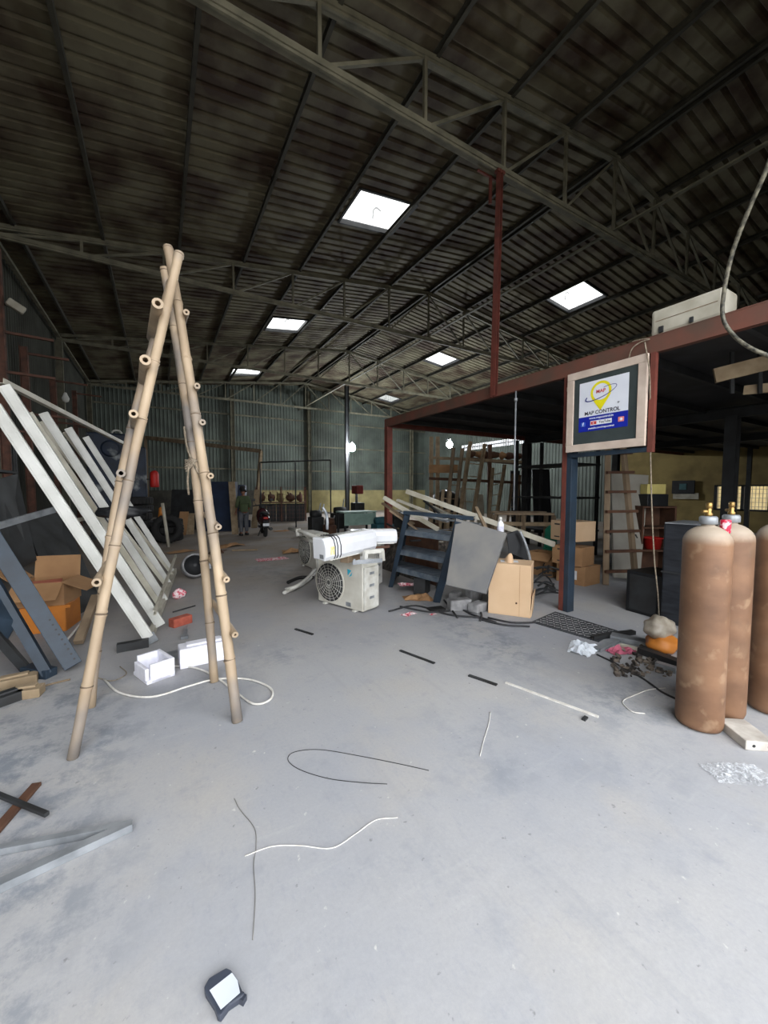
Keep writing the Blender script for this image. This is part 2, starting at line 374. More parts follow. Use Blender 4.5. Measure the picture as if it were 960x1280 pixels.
# barred windows
wf = MB(); y = WY[0]
for yy in (WY[0]+.03, 4.35, 5.0, 5.75, 6.2, WY[1]-.03): wf.box((XR+.02, yy, (WZ0+WZ1)/2), (.1, .09, WZ1-WZ0))
for zz in (WZ0+.03, WZ1-.03): wf.box((XR+.02, (WY[0]+WY[1])/2, zz), (.1, WY[1]-WY[0], .06))
w8 = ST('window_8', wf, mt_dark)
gr = MB()
for k in range(1, 6): gr.box((XR+.06, (WY[0]+WY[1])/2, WZ0+k*(WZ1-WZ0)/6), (.014, WY[1]-WY[0], .014))
for k in range(1, 30): gr.box((XR+.06, WY[0]+k*(WY[1]-WY[0])/30, (WZ0+WZ1)/2), (.014, .014, WZ1-WZ0))
P('window_bars', gr, mt_galv, w8)
S('yard_wall', 'pale yard wall seen through the barred windows', 'wall', MB().box((XR+3.2, 6, 1.3), (.2, 16, 3.2)), mat('cream_render', (236, 226, 190), (220, 208, 170), rough=.9), kind='structure')
# front wall with the wide door opening behind the camera
DX0, DX1, DZ = -3.0, 4.8, 6.8
fb = MB()
for x0, x1, z0, z1 in ((XL, DX0, 0, 7.2), (DX1, XR, 0, 7.2), (DX0, DX1, DZ, 8.6), (XL, DX0, 7.2, 7.25), (DX1, XR, 7.2, 8.5)):
    fb.box(((x0+x1)/2, YF, (z0+z1)/2), (x1-x0, .1, z1-z0))
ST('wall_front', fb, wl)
ld = bpy.data.lights.new('door_portal', 'AREA'); ld.shape = 'RECTANGLE'; ld.size = DX1-DX0; ld.size_y = DZ; ld.cycles.is_portal = True
lo = bpy.data.objects.new('door_portal', ld); col.objects.link(lo); lo.location = ((DX0+DX1)/2, YF, DZ/2); lo.rotation_euler = (R(90), 0, 0)
# ---------------------------------------------------------------- trusses
ZB = 6.9
TY = [4.85, 11.3, 17.9, 24.6]
tl_ = ['nearest steel roof truss crossing above the bamboo ladder', 'steel roof truss beyond the first square skylight, second from the door', 'steel roof truss in the middle distance, third from the door', 'last steel roof truss close to the back wall']
root = T('roof_truss', tl_[0], 'truss', (0, TY[0], ZB), group=None)
n = 7; sp = (RX+3)/n
xs = [-3+sp*k for k in range(n+1)]+[RX+sp*k for k in range(1, 7)]
top = [V((x, 0, roof_z(x)-ZB)) for x in xs]; bot = [V((x, 0, 0)) for x in xs]
def twin(a, b, w):
    m = MB(); d = V((0, .035, 0))
    m.angle(a+d, b+d, w, .007, (0, 0, 1)); m.angle(a-d, b-d, w, .007, (0, 0, 1)); m.bar(a, b, .03, w*.9); return m
P('top_chord', twin(top[0], top[7], .075), mt_truss, root, w=False); P('top_chord', twin(top[7], top[-1], .075), mt_truss, root, w=False)
P('bottom_chord', twin(bot[0], bot[-1], .08), mt_truss, root, w=False)
for k in range(1, len(xs)-1):
    P('vertical_strut', MB().bar(bot[k], top[k], .055, .05, (1, 0, 0)), mt_truss, root, w=False)
for k in range(0, n): P('diagonal_brace', MB().bar(bot[k]+V((0, .02, 0)), top[k+1]+V((0, .02, 0)), .045, .05, (0, 1, 0)), mt_truss, root, w=False)
for k in range(n, len(xs)-1): P('diagonal_brace', MB().bar(top[k]+V((0, .02, 0)), bot[k+1]+V((0, .02, 0)), .045, .05, (0, 1, 0)), mt_truss, root, w=False)
for k in range(1, 4): dup(root, (0, TY[k], ZB), None, tl_[k])
# longitudinal ties and ridge truss
S('ridge_tie', 'long steel tie running under the roof ridge between the trusses', 'beam', MB().angle((RX+.02, YF, ZB+.1), (RX+.02, YB, ZB+.1), .08), mt_truss)
S('eave_tie', 'steel tie along the roof by the long left wall', 'beam', MB().angle((XL+.25, YF, ZB+.12), (XL+.25, YB, ZB+.12), .08), mt_truss)
# ---------------------------------------------------------------- columns
def hcol(m, x, y, z0, z1, w=.2, h=.2, t=.012):
    m.box((x-w/2, y, (z0+z1)/2), (t, h, z1-z0)); m.box((x+w/2, y, (z0+z1)/2), (t, h, z1-z0)); m.box((x, y, (z0+z1)/2), (w, t, z1-z0)); return m
cl = ['steel wall column on the left carrying the second roof truss', 'steel wall column on the left carrying the third roof truss', 'steel wall column in the far left corner']
for k in (1, 2, 3):
    o = T('steel_column', cl[k-1], 'column', (XL+.2, TY[k], 0))
    P('shaft', hcol(MB(), XL+.2, TY[k], 0, ZB), mt_truss, o); P('base_plate', MB().box((XL+.2, TY[k], .01), (.3, .3, .02)), mt_dark, o)
for i, px in enumerate((387, 434, 514, 292)):
    yp = 22.5 if i == 1 else YB-.3; p = AY(px, 600, yp)
    nm = ['tall bare steel post standing at the back wall behind the motorcycle', 'dark steel post that carries the bright floodlight near the back wall', 'grey steel post near the far right corner of the back wall', 'thin steel post on the back wall above the green-shirted man'][i]
    o = T('steel_column', nm, 'column', (p.x, yp, 0)); P('shaft', hcol(MB(), p.x, yp, 0, roof_z(p.x)-.1, .22, .2), mt_dark if i == 1 else mt_truss, o); P('base_plate', MB().box((p.x, yp, .01), (.34, .34, .02)), mt_dark, o)
# tall red hanging post, from mezzanine edge to first truss
MXE = 4.55; MZ0, MZ1 = 3.04, 3.22
yh = 4.55
hz = roof_z(MXE)
o = T('red_post', 'tall slim red-brown steel post rising from the mezzanine edge to the roof truss', 'post', (MXE-.05, TY[0]-.35, MZ0+.05))
ph = AX(620, 490, MXE); ptop = AY(625, 214, TY[0]-.05)
P('shaft', MB().channel((MXE-.05, ph.y, MZ0+.0), ptop, .10, .06, .006, (1, 0, 0)), mt_red, o)
P('cleat', MB().box(ptop+V((0, 0, -.02)), (.16, .08, .05)), mt_red, o)
# small red hanging stub next to it
S('red_hanger', 'short red steel hanger with cross piece hanging from the nearest truss', 'hanger', MB().bar((5.0, 5.0, ZB), (5.0, 5.0, ZB-.45), .04).bar((4.7, 5., ZB-.02), (5.2, 5., ZB-.02), .03), mt_red)
# ---------------------------------------------------------------- mezzanine
MY0, MY1 = YF+.1, 7.75
mz = T('mezzanine', 'raised steel mezzanine platform with a red-brown edge beam along the right side', 'mezzanine', (MXE, 3.2, 0))
P('edge_beam', MB().channel((MXE+.03, MY0, (MZ0+MZ1)/2), (MXE+.03, MY1, (MZ0+MZ1)/2), .07, MZ1-MZ0, .01).box((MXE+.005, (MY0+MY1)/2, (MZ0+MZ1)/2), (.012, MY1-MY0, MZ1-MZ0)), mat('rusty_beam', (108, 66, 54), (84, 66, 56), rough=.7, scale=2.5, bump=.2), mz)
P('end_beam', MB().bar((MXE, MY1, (MZ0+MZ1)/2), (XR, MY1, (MZ0+MZ1)/2), .08, MZ1-MZ0), mt_red, mz)
P('deck', MB().box(((MXE+.07+XR)/2, (MY0+MY1)/2, MZ1-.02), (XR-MXE-.09, MY1-MY0-.1, .03)), mat('dark_deck_sheet', (50, 50, 52), (38, 36, 36), rough=.7), mz)
for k in range(9):
    yy = MY0+.6+k*(MY1-MY0-1)/8.
    P('joist', MB().channel((MXE+.07, yy, MZ1-.09), (XR, yy, MZ1-.09), .05, .1, .006), mt_dark, mz)
for xx in (9.2, 13.8): P('main_beam', MB().channel((xx, MY0, MZ0-.02), (xx, MY1, MZ0-.02), .1, .2, .01), mt_dark, mz)
def boxcol(x, y, z0, z1, half=True, w=.12):
    a = MB().channel((x-w/4-.001, y, z0), (x-w/4-.001, y, z1), w/2, w, .006, (0, 1, 0))
    return a
c0 = F(701, 765); cx, cy = MXE+.06, c0.y
P('front_post', MB().box((cx, cy+.045, MZ0/2), (.13, .065, MZ0)), mt_red, mz, bv=.004, label='red-primed face of the front post')
P('front_post_channel', MB().box((cx, cy-.025, MZ0/2), (.13, .07, MZ0)), mt_blue, mz, bv=.004, label='blue-grey face of the front post')
P('post', MB().box((MXE+.05, MY1-.05, MZ0/2), (.14, .14, MZ0)), mt_red, mz, bv=.004)
for x, y in ((9.2, 7.6), (13.8, 7.6), (9.12, 2.95), (13.8, 2.3)): P('post', hcol(MB(), x, y, 0, MZ0-.1, .18, .18), mt_dark, mz)
# sign holder: short post and lower rail belong to the mezzanine
s1 = AX(816, 500, MXE)
P('sign_post', MB().bar((MXE, s1.y, 2.0), (MXE, s1.y, MZ0), .05, .06), mt_red, mz); P('sign_rail', MB().bar((MXE, s1.y-.02, 2.03), (MXE, cy-.05, 2.03), .05, .05), mt_blue, mz)
# lower frame (old shutters) hung under the deck
for i, (a, b) in enumerate(((890, 960), (898, 960))):
    pass
# ================================================================ BAMBOO LADDERS (two leaning against each other)
def bamboo_mat():
    m = mat('bamboo', (176, 156, 130), (146, 128, 106), rough=.55, scale=4, detail=6, bump=.15, stretch=(1, 1, .35)); nt = m.node_tree; N = nt.nodes; L = nt.links
    mx = next(n for n in N if n.bl_idname == 'ShaderNodeMix'); tc = next(n for n in N if n.bl_idname == 'ShaderNodeTexCoord'); b = N['Principled BSDF']
    nz = N.new('ShaderNodeTexNoise'); nz.inputs['Scale'].default_value = 1.6; nz.inputs['Detail'].default_value = 3; L.new(tc.outputs['Object'], nz.inputs['Vector'])
    mr = N.new('ShaderNodeMapRange'); mr.inputs['From Min'].default_value = .48; mr.inputs['From Max'].default_value = .64; mr.inputs['To Max'].default_value = .75; L.new(nz.outputs['Fac'], mr.inputs['Value'])
    m2 = N.new('ShaderNodeMix'); m2.data_type = 'RGBA'; L.new(mr.outputs['Result'], m2.inputs['Factor']); L.new(mx.outputs['Result'], m2.inputs['A']); m2.inputs['B'].default_value = lin((98, 98, 100))
    L.new(m2.outputs['Result'], b.inputs['Base Color']); return m
mt_bam = bamboo_mat()
mt_node = mat('bamboo_node_ring', (112, 96, 78), (90, 76, 62), rough=.8, scale=20)
mt_bamend = mat('cut_bamboo_end', (214, 190, 160), (190, 160, 128), rough=.8, scale=20)
def pole(p0, p1, r0, r1, bow=0.0, nodes=9, seed=0, mids=None):
    """bamboo pole with swollen nodes; open hollow ends"""
    rd = random.Random(seed); p0, p1 = V(p0), V(p1); d = p1-p0; side = d.cross(V((0, 1, 0))).normalized()
    pts, rs = [], []
    for k in range(nodes):
        for dt, q in ((0.0, 1.0), (.42, .97), (.90, 1.02), (.935, 1.16), (.955, .98), (.972, 1.12)):
            t = (k+dt)/nodes; t += 0
            if t > 1: continue
            c = p0+d*t
            if mids: 
                w = sin(pi*t); c = c+V(mids)*w
            c += side*bow*sin(pi*t)+V((rd.uniform(-1, 1), rd.uniform(-1, 1), 0))*.0015
            pts.append(c); rs.append((r0+(r1-r0)*t)*q)
    pts.append(p1); rs.append(r1)
    m = MB().tube(pts, rs, 14, caps=False)
    for i in range(len(pts)-1):
        if i % 6 in (3,): 
            for k in range(14): m.mi[i*14+k] = 1
    n = 14; o = len(m.v)-n
    ends = [(list(range(n)), pts[0], rs[0]), (list(range(o, o+n)), pts[-1], rs[-1])]
    for idx, c, r in ends:
        inner = [c+(m.v[i]-c)*.68 for i in idx]; deep = [v+(d.normalized()*.08 if c is pts[0] else -d.normalized()*.08) for v in inner]
        b = len(m.v); m.v += inner+deep
        for k in range(n):
            k2 = (k+1) % n
            m.f += [[idx[k], idx[k2], b+k2, b+k], [b+k, b+k2, b+n+k2, b+n+k]]; m.sm += [False, True]; m.mi += [0, 0]
        m.f.append([b+n+k for k in range(n)]); m.sm.append(False); m.mi.append(0)
    return m
def rung(p0, p1, r=.027, ri=.014): return MB().pipe(p0, p1, r, ri, 12)
def lerp(a, b, t): return V(a)+(V(b)-V(a))*t
# left ladder: front rail (p1) and rear rail (p4)
A0 = F(91, 948); A1 = D(224, 316, 2.86); B0 = F(113, 884); B1 = D(214, 352, 3.28)
lad = T('bamboo_ladder', 'bamboo ladder leaning to the right, its stubby rungs poking out on the left', 'ladder', (A0+B0)/2)
P('rail', pole(A0, A1, .030, .032, 0.015, 8, 1), [mt_bam, mt_node], lad); P('rail', pole(B0, B1, .032, .032, 0.0, 8, 2, mids=(-.085, 0, 0)), [mt_bam, mt_node], lad)
def onrail(p, q, py):
    """point on rail p-q that shows at image row py"""
    lo, hi = 0., 1.
    for _ in range(40):
        m = (lo+hi)/2; c = lerp(p, q, m)-CAM; y = 640-FPX*c.dot(upv)/c.dot(fwd)
        if y > py: lo = m
        else: hi = m
    return lerp(p, q, (lo+hi)/2)
def tpar(p, q, c): return (c-V(p)).length/(V(q)-V(p)).length
for i, (py, far, rr, near) in enumerate(((392, .10, .036, .14), (458, .10, .034, .12), (522, .12, .027, .12), (592, .12, .027, .05), (722, .07, .026, .1))):
    a = onrail(A0, A1, py); t = tpar(A0, A1, a); b = lerp(B0, B1, t)
    off = V((-.062, -.015, 0)) if i < 6 else V((-.05, 0, 0)); ab = (b-a).normalized()
    P('rung', rung(a+off-ab*near, b+off+ab*far, rr, rr*.5), mt_bam, lad)
# right ladder: front rail (p2) and rear rail (p3)
C0 = F(297, 902); C1 = D(210, 308, 2.98); E0 = F(268, 852); E1 = D(205, 335, 3.42)
la2 = T('bamboo_ladder', 'bamboo ladder leaning to the left, its thin rungs poking out on the right', 'ladder', (C0+E0)/2)
P('rail', pole(C0, C1, .035, .033, -.02, 8, 3), [mt_bam, mt_node], la2); P('rail', pole(E0, E1, .034, .034, 0.0, 7, 4, mids=(.045, 0, 0)), [mt_bam, mt_node], la2)
for i, py in enumerate((392, 483, 528, 594, 657, 722, 790)):
    a = onrail(C0, C1, py); t = tpar(C0, C1, a); b = lerp(E0, E1, t)+V((.045, 0, 0))*sin(pi*t)
    ab = (b-a).normalized(); off = V((.052, 0, 0))
    P('rung', rung(a+off-ab*.09, b+off+ab*.12, .022, .008), mt_bam, la2)
# rope lashing on the rear rail
q = onrail(E0, E1, 575)+V((.03, 0, 0))
rp = MB()
for k in range(5): rp.tube(spl([q+V((-.045, -.03, .02*k-.1)), q+V((0, -.05, .015*k-.05)), q+V((.06, -.02, .03-.012*k)), q+V((.03, .04, .0)), q+V((-.05, .03, -.02*k))]), .007, 6)
rp.tube(spl([q+V((-.05, -.03, .28)), q+V((-.035, -.045, .12)), q+V((0, -.05, 0)), q+V((.07, -.06, -.16)), q+V((.10, -.06, -.24))]), .009, 6)
rp.tube(spl([q+V((-.02, -.04, -.02)), q+V((-.035, -.045, -.18)), q+V((-.03, -.04, -.3))]), .009, 6)
P('lashing', rp, mt_rope, la2, label='grey rope lashing with hanging ends')
# ================================================================ WHITE WELDED FRAME leaning on the left wall
wfr = T('welded_frame', 'large white welded steel frame leaning to the left behind the bamboo ladders', 'frame', F(201, 790))
# plane: bottom edge from T1 to T6 on the floor, leaning towards -X
b1 = F(186, 803); b6 = F(218, 722)
lean = V((-1.13, 0, 2.52)).normalized(); Lr = 2.95
ydir = (b6-b1).normalized()
top_t = []
def fr_pt(base, s): return base+lean*s
bases = [(F(186, 805), 'T1', .098, 3.3), (F(201, 789), 'T2', .098, 2.8), (F(206, 757), 'T4', .09, 2.9), (F(212, 737), 'T5', .09, 2.95), (F(217, 722), 'T6', .085, 3.0)]
tops = [D(-8, 506, 3.42), D(5, 482, 3.55), D(54, 516, 4.35), D(85, 535, 5.2), D(107, 546, 6.0)]
up_n = lean.cross(V((0, 1, 0))).normalized()
for (b, nme, w_, L_), t in zip(bases, tops):
    b = b+V((0, 0, .07)); P('upright', MB().bar(b, t, w_, .05, (0, 1, 0)).bar(b, t, w_-.03, .058, (0, 1, 0)), mt_white, wfr, bv=.006)
for (px0, py0, d0), (px1, py1), wd in (((36, 516, 4.0), (196, 765), .05), ((50, 527, 4.6), (206, 741), .04), ((80, 540, 5.3), (214, 727), .03)):
    b = F(px1, py1)+V((.03, 0, .1)); P('inner_upright', MB().bar(b, D(px0, py0, d0), wd+.015, .03, (0, 1, 0)), mt_cream, wfr, bv=.004)
b1z, b6z = b1+V((.01, 0, .04)), F(219, 720)+V((0, 0, .1))
P('bottom_rail', MB().channel(b1z, b6z, .05, .09, .005, (0, 0, 1)), mt_cream, wfr)
P('bottom_rail', MB().channel(b1z+V((.05, .05, .25)), b6z+V((.02, 0, .28)), .03, .05, .005, (0, 0, 1)), mt_cream, wfr)
P('top_rail', MB().angle(tops[1]+V((0, 0, .02)), D(158, 557, 6.6), .05, .006), mt_cream, wfr)
P('middle_rail', MB().bar(D(92, 651, 3.85), D(135, 642, 5.0), .05, .03), mt_cream, wfr)
P('end_plate', MB().box(b1+V((.0, -.06, .05)), (.15, .02, .1), rot3(0, R(-24), 0)), mt_galv, wfr)
# black cloth bag caught on the frame
S('cloth_bundle', 'dark crumpled cloth bundle caught behind the left bamboo ladder', 'cloth', MB().blob(D(152, 640, 4.3), .17, 3, .22, 10, (1.35, .5, .42)), mt_black)
# galvanised bracket arm behind
S('support_bar', 'grey steel bar behind the white frame sloping up from the left edge', 'bar', MB().bar(D(-12, 660, 3.9), D(68, 637, 4.6), .03, .07), mt_galv)
# ================================================================ BLUE-GREY STEEL RACK FRAMES bottom-left
bf = T('rack_post', 'blue-grey perforated steel post leaning at the left, nearest the bamboo ladder', 'rack post', F(90, 842))
pa, pb = F(92, 838)+V((0, 0, .04)), D(-30, 640, 3.35)
bm_ = MB().channel(pa, pb, .13, .13, .012, (0.2, -1, .3)); P('post', bm_, mt_blue, bf, bv=.004)
hl = MB(); dirn = (pb-pa).normalized()
x_, y_ = MB().frame(pa, pb, (0.2, -1, .3))
for k in range(9):
    c = pa+dirn*(.05+.05*k)+y_*.067
    for sx in (-.03,): hl.tube([c+x_*sx, c+x_*sx+y_*.002], .009, 8)
P('slot_row', hl, mt_black, bf, label='row of dark punched holes', kind='stuff')
bf2 = T('rack_upright', 'blue-grey steel rack upright with a sheet panel, leaning at the left edge', 'rack upright', F(50, 852))
q0, q1 = F(60, 846)+V((0, 0, .03)), D(-14, 716, 3.2); r0, r1 = F(34, 842)+V((0, 0, .03)), D(-30, 765, 2.95)
P('upright', MB().channel(q0, q1, .07, .08, .008, (0, -1, .2)), mt_blue, bf2); P('upright', MB().channel(r0, r1, .06, .07, .008, (0, -1, .2)), mt_dark, bf2)
P('foot_plate', MB().bar(r0+V((0, -.03, .02)), q0+V((.03, -.02, .0)), .1, .08), mt_blue, bf2, bv=.005)
u_ = (q1-q0).normalized()
P('sheet_panel', MB().hexa([q0+u_*.5+V((0, 0, 0)), q1+V((0, 0, 0)), r1, r0+(r1-r0).normalized()*.34], [v+V((0, -.012, .01)) for v in (q0+u_*.5, q1, r1, r0+(r1-r0).normalized()*.34)]), mt_blue, bf2)
# dark boards leaning against the left wall
for i, (pts, d, l) in enumerate((([(30, 648), (78, 640), (128, 765), (80, 790)], (5.2, 6.2, 5.4, 4.6), 'dark grey sheet metal panel leaning on the left wall behind the open carton'),
                                 ([(-6, 600), (22, 592), (46, 700), (10, 720)], (4.4, 4.8, 4.6, 4.2), 'dusty dark board standing at the left edge behind the blue rack frame'))):
    q = [D(px, py, dd) for (px, py), dd in zip(pts, d)]
    for k in (2, 3): q[k].z = max(q[k].z, .02)
    n_ = (q[1]-q[0]).cross(q[3]-q[0]).normalized()
    S('metal_sheet', l, 'panel', MB().poly(q, n_*.02), mt_dark)
# storage rack on the left wall
sr = T('storage_rack', 'dark steel storage rack against the left wall behind the leaning white frame', 'rack', (-2.6, 7.2, 0))
for x in (-2.95, -2.2):
    for y in (5.6, 7.4, 9.2): P('upright', MB().channel((x, y, 0), (x, y, 2.4), .06, .06, .006, (1, 0, 0)), mt_dark, sr)
for z in (.5, 1.2, 1.9): P('shelf', MB().box((-2.57, 7.4, z), (.8, 3.7, .04)), mt_dark, sr)
rd = random.Random(5)
cols = [mt_wood, mt_dark, mt_card, mt_galv, mt_brown]
names = ['dusty wooden crate', 'dark metal box', 'worn brown carton', 'grey tin box', 'brown wooden box']
k = 0
for z in (.52, 1.22):
    for y, w_ in ((5.9, .5), (6.6, .6), (7.9, .5), (8.6, .6)):
        h = .28+.08*(k % 3)
        S('storage_box', f'{names[k % 5]} on the {"lower" if z < 1 else "middle"} rack shelf by the left wall, {["nearest end", "second along", "third along", "far end"][k % 4]}', 'box', MB().box((-2.6, y, z+h/2), (.55, w_, h), rotz(rd.uniform(-.1, .1))), cols[(k*2) % 5], bv=.008)
        k += 1
# ---- open carton on an orange crate
cp = F(66, 792)
oc = T('storage_crate', 'orange plastic crate under the open carton on the left', 'crate', cp+V((-.05, .25, 0)))
P('crate_body', MB().box(cp+V((-.05, .25, .15)), (.42, .4, .3), rotz(-.2)), mt_orange, oc, bv=.01)
for s_ in (-1, 1): P('rim', MB().box(cp+V((-.05, .25+.19*s_, .285)), (.44, .03, .03), rotz(-.2)), mt_orange, oc)
base = cp+V((-.07, .28, .30))
cb = T('open_carton', 'open brown carton with its flaps folded out, standing on the orange crate', 'carton', base, -.25)
W, Dp, Hh, t_ = .46, .40, .26, .006
m_ = MB().box((0, 0, .003), (W, Dp, .006))
for a in (-1, 1): m_.box((a*W/2, 0, Hh/2), (t_, Dp, Hh)); m_.box((0, a*Dp/2, Hh/2), (W, t_, Hh))
P('carton_body', m_, mt_card, cb, w=False)
P('flap', MB().box((0, Dp/2+.02, Hh+.12), (W, t_, .25), rot3(R(-10), 0, 0)), mt_card, cb, w=False)
P('flap', MB().box((W/2+.11, -.02, Hh-.05), (.27, Dp, t_), rot3(0, R(24), 0)), mt_card, cb, w=False)
P('flap', MB().box((-W/2-.09, 0, Hh+.08), (.22, Dp, t_), rot3(0, R(40), 0)), mt_card, cb, w=False)
P('flap', MB().box((0, -Dp/2-.08, Hh-.08), (W, t_, .23), rot3(R(-45), 0, 0)), mt_card, cb, w=False)
P('red_wrap', MB().box((-.02, 0, Hh*.8), (.28, .2, .06), rotz(.4)), mat('salmon_wrap', (220, 130, 110), rough=.6), cb, w=False)
# ---- foam boxes
def foam_box(L_, W_, H_, t_, rim=True):
    m = MB().box((0, 0, t_/2), (L_, W_, t_))
    m.box((0, W_/2-t_/2, H_/2), (L_, t_, H_)); m.box((L_/2-t_/2, 0, H_/2), (t_, W_-2*t_, H_)); m.box((-L_/2+t_/2, 0, H_/2), (t_, W_-2*t_, H_)); m.box((0, -W_/2+t_/2, H_*.42), (L_-2*t_, t_, H_*.7))
    return m
a = F(163, 846); b = F(184, 863); c = (a+b)/2; ang = atan2(b.y-a.y, b.x-a.x)
fb1 = S('foam_tray', 'open white foam packing tray on the floor just right of the left bamboo ladder', 'foam packing', MB(), mt_foam, loc=(0, 0, 0)) if False else None
def place_local(name, label, cat, mb, m, loc, rz, bv=0, group=None, kind=None):
    o = bpy.data.objects.new(name, mesh_of(name, mb, m)); col.objects.link(o); o.location = loc; o.rotation_euler = rz if isinstance(rz, tuple) else (0, 0, rz); bev(o, bv)
    return tagit(o, label, cat, group, kind)
place_local('foam_tray', 'open white foam packing tray on the floor between the bamboo ladders, the nearer one', 'foam packing', foam_box(.30, .22, .16, .03), mt_foam, (a+b)/2+V((.11, .1, 0)), ang, .006)
c = F(253, 835)
place_local('foam_block', 'long white foam packing block on the floor behind the right bamboo ladder', 'foam packing', MB().box((0, 0, .09), (.42, .17, .18)).box((0, 0, .19), (.3, .1, .02)), mt_foam, c+V((.03, .15, 0)), .05, .012)
# white hose loop on the floor
z = .012
pts = [F(130, 849, z), F(150, 866, z), F(190, 871, z), F(235, 858, z), F(270, 849, z), F(310, 849, z), F(338, 860, z), F(338, 874, z), F(318, 880, z), F(296, 866, z), F(268, 845, z), F(240, 834, z), F(205, 832, z)]
S('white_hose', 'white plastic hose looping on the floor around the feet of the right bamboo ladder', 'hose', MB().tube(spl(pts), .008, 8), mt_cable)
S('thin_wire', 'thin tan wire curling on the floor between the left ladder and the foam tray', 'wire', MB().tube(spl([F(118, 846, .006), F(140, 851, .006), F(158, 842, .006), F(150, 833, .006)]), .004, 6), mt_rope)
place_local('brick', 'red brick lying on the floor beside the foot of the white frame', 'brick', MB().box((0, 0, .05), (.23, .11, .10)), mt_brick, F(226, 781), .5, .008)
pb_ = F(166, 807)
S('steel_offcut', 'dark steel channel offcut on the floor at the foot of the white frame', 'offcut', MB().channel(F(146, 810, .04), F(186, 803, .04), .07, .08, .012), mt_dark)
fm_ = T('blower_fan', 'round grey blower fan lying on the floor past the foot of the white frame', 'fan', F(228, 724))
q = F(232, 724)+V((.15, .0, .23))
rx = MX.Rotation(R(72), 3, 'X')
P('housing', MB().lathe([(.05, -.1), (.2, -.1), (.22, -.06), (.22, .06), (.2, .1), (.185, .1), (.185, .05), (0, .05)], q, 24, rotz(.1) @ rx), mt_conc, fm_)
P('rotor', MB().lathe([(0, .1), (.05, .1), (.06, .085), (.17, .09), (.18, .06), (0, .052)], q, 24, rotz(.1) @ rx), mt_black, fm_)
P('outlet', MB().box(q+V((.2, .02, .03)), (.14, .14, .2)), mt_galv, fm_)
place_local('snack_packet', 'pink and white printed packet on the floor beyond the red brick', 'packet', MB().blob((0, 0, .07), .09, 4, .15, 8, (1.1, .7, .8)), mt_pink, F(224, 748), .3)
S('iron_rod', 'thin black iron rod on the floor behind the red brick', 'rod', MB().tube([F(216, 765, .01), F(244, 757, .01)], .009, 6), mt_dcable)
place_local('floor_tool', 'grey trowel-like tool with a dark tip lying in front of the red brick', 'tool', MB().bar((0, 0, .015), (0, .3, .02), .035, .015).box((0, -.03, .02), (.07, .07, .03)), mt_galv, F(231, 797), -.1)
place_local('metal_plate', 'small dull metal plate on the floor behind the foam block', 'plate', MB().box((0, 0, .005), (.3, .2, .01)), mt_galv, F(233, 815), .2)
# timber offcut leaning beside the carton
S('timber_offcut', 'grey weathered timber length leaning behind the left bamboo ladder', 'timber', MB().bar(F(98, 808)+V((0, 0, .04)), D(120, 745, 4.4), .08, .06), mt_wood, bv=.004)
S('white_pipe', 'thin white pipe slanting on the floor behind the left bamboo ladder', 'pipe', MB().tube([F(84, 800, .02), D(112, 765, 4.7)], .011, 8), mt_cable)
for i, (px, py, L_, a, l) in enumerate(((12, 858, .35, .1, 'pale broken timber block at the left edge under the blue rack frame'), (25, 872, .28, -.15, 'short pale timber offcut lying in front of the timber block at the left edge'), (4, 880, .22, .5, 'dark timber scrap at the left edge beside the short offcut'))):
    place_local('timber_block', l, 'timber', MB().box((0, 0, .035), (L_, .11, .07)).box((.03, .02, .075), (L_*.5, .06, .02)), (mt_woodlt, mt_woodlt, mt_dark)[i], F(px, py), a, .006)
S('bent_stick', 'long thin bent stick on the floor left of the bamboo ladder foot', 'stick', MB().tube(spl([F(0, 862, .01), F(30, 866, .01), F(60, 856, .01), F(88, 849, .01)]), .008, 6), mt_wood)
# ================================================================ FLOOR ITEMS, foreground
S('wood_plank', 'reddish brown wooden plank on the floor at the left edge, under the black bar', 'plank', MB().bar(F(-10, 1044, .012), F(46, 980, .012), .045, .02), mt_brown, bv=.003)
S('black_bar', 'black steel bar crossing over the brown plank at the left edge', 'bar', MB().bar(F(-10, 990, .032), F(59, 1018, .032), .022, .02), mt_dark, bv=.003)
al = T('drywall_channel', 'galvanised steel channel bent into a V on the floor at the left edge', 'metal channel', F(165, 1030))
tip = F(165, 1031, .02)
P('upper_leg', MB().channel(F(-20, 1066, .02), tip, .03, .03, .0015), mt_galv, al); P('lower_leg', MB().channel(F(-20, 1116, .02), tip, .042, .035, .0015), mt_galv, al)
# adapter
ad = T('power_adapter', 'small black power adapter with a white label lying face up on the floor', 'adapter', F(280, 1243), R(40))
ring = [(255, 1233), (261, 1222), (283, 1209), (289, 1212), (297, 1224), (303, 1238), (306, 1244), (304, 1249), (286, 1261), (276, 1275), (272, 1273), (268, 1262), (257, 1245)]
mt_ad = mat('grey_black_plastic', (62, 68, 80), (50, 54, 64), rough=.45)
P('case', MB().poly([F(x, y-(5 if y > 1240 else 0), .024) for x, y in ring], (0, 0, -.024)), mt_ad, ad, bv=.004)
P('label_sticker', MB().poly([F(x, y, .0245) for x, y in ((262, 1238), (290, 1216), (297, 1226), (300, 1241), (276, 1262))], (0, 0, .0008)), mat('silver_label', (206, 212, 222), (190, 196, 206), rough=.45), ad)
P('lug', MB().box(F(303, 1249, .01), (.016, .02, .02), rotz(.7)), mt_ad, ad)
W_ = lambda name, label, pts, r, m, z=None: S(name, label, 'wire', MB().tube(spl([F(x, y, r+.001) for x, y in pts]), r, 6), m)
W_('white_wire', 'white wire curving from the centre left towards the floor middle, crossing a grey wire', [(306, 1070), (340, 1058), (375, 1057), (415, 1060), (445, 1042), (470, 1025), (497, 1022)], .0022, mt_cable)
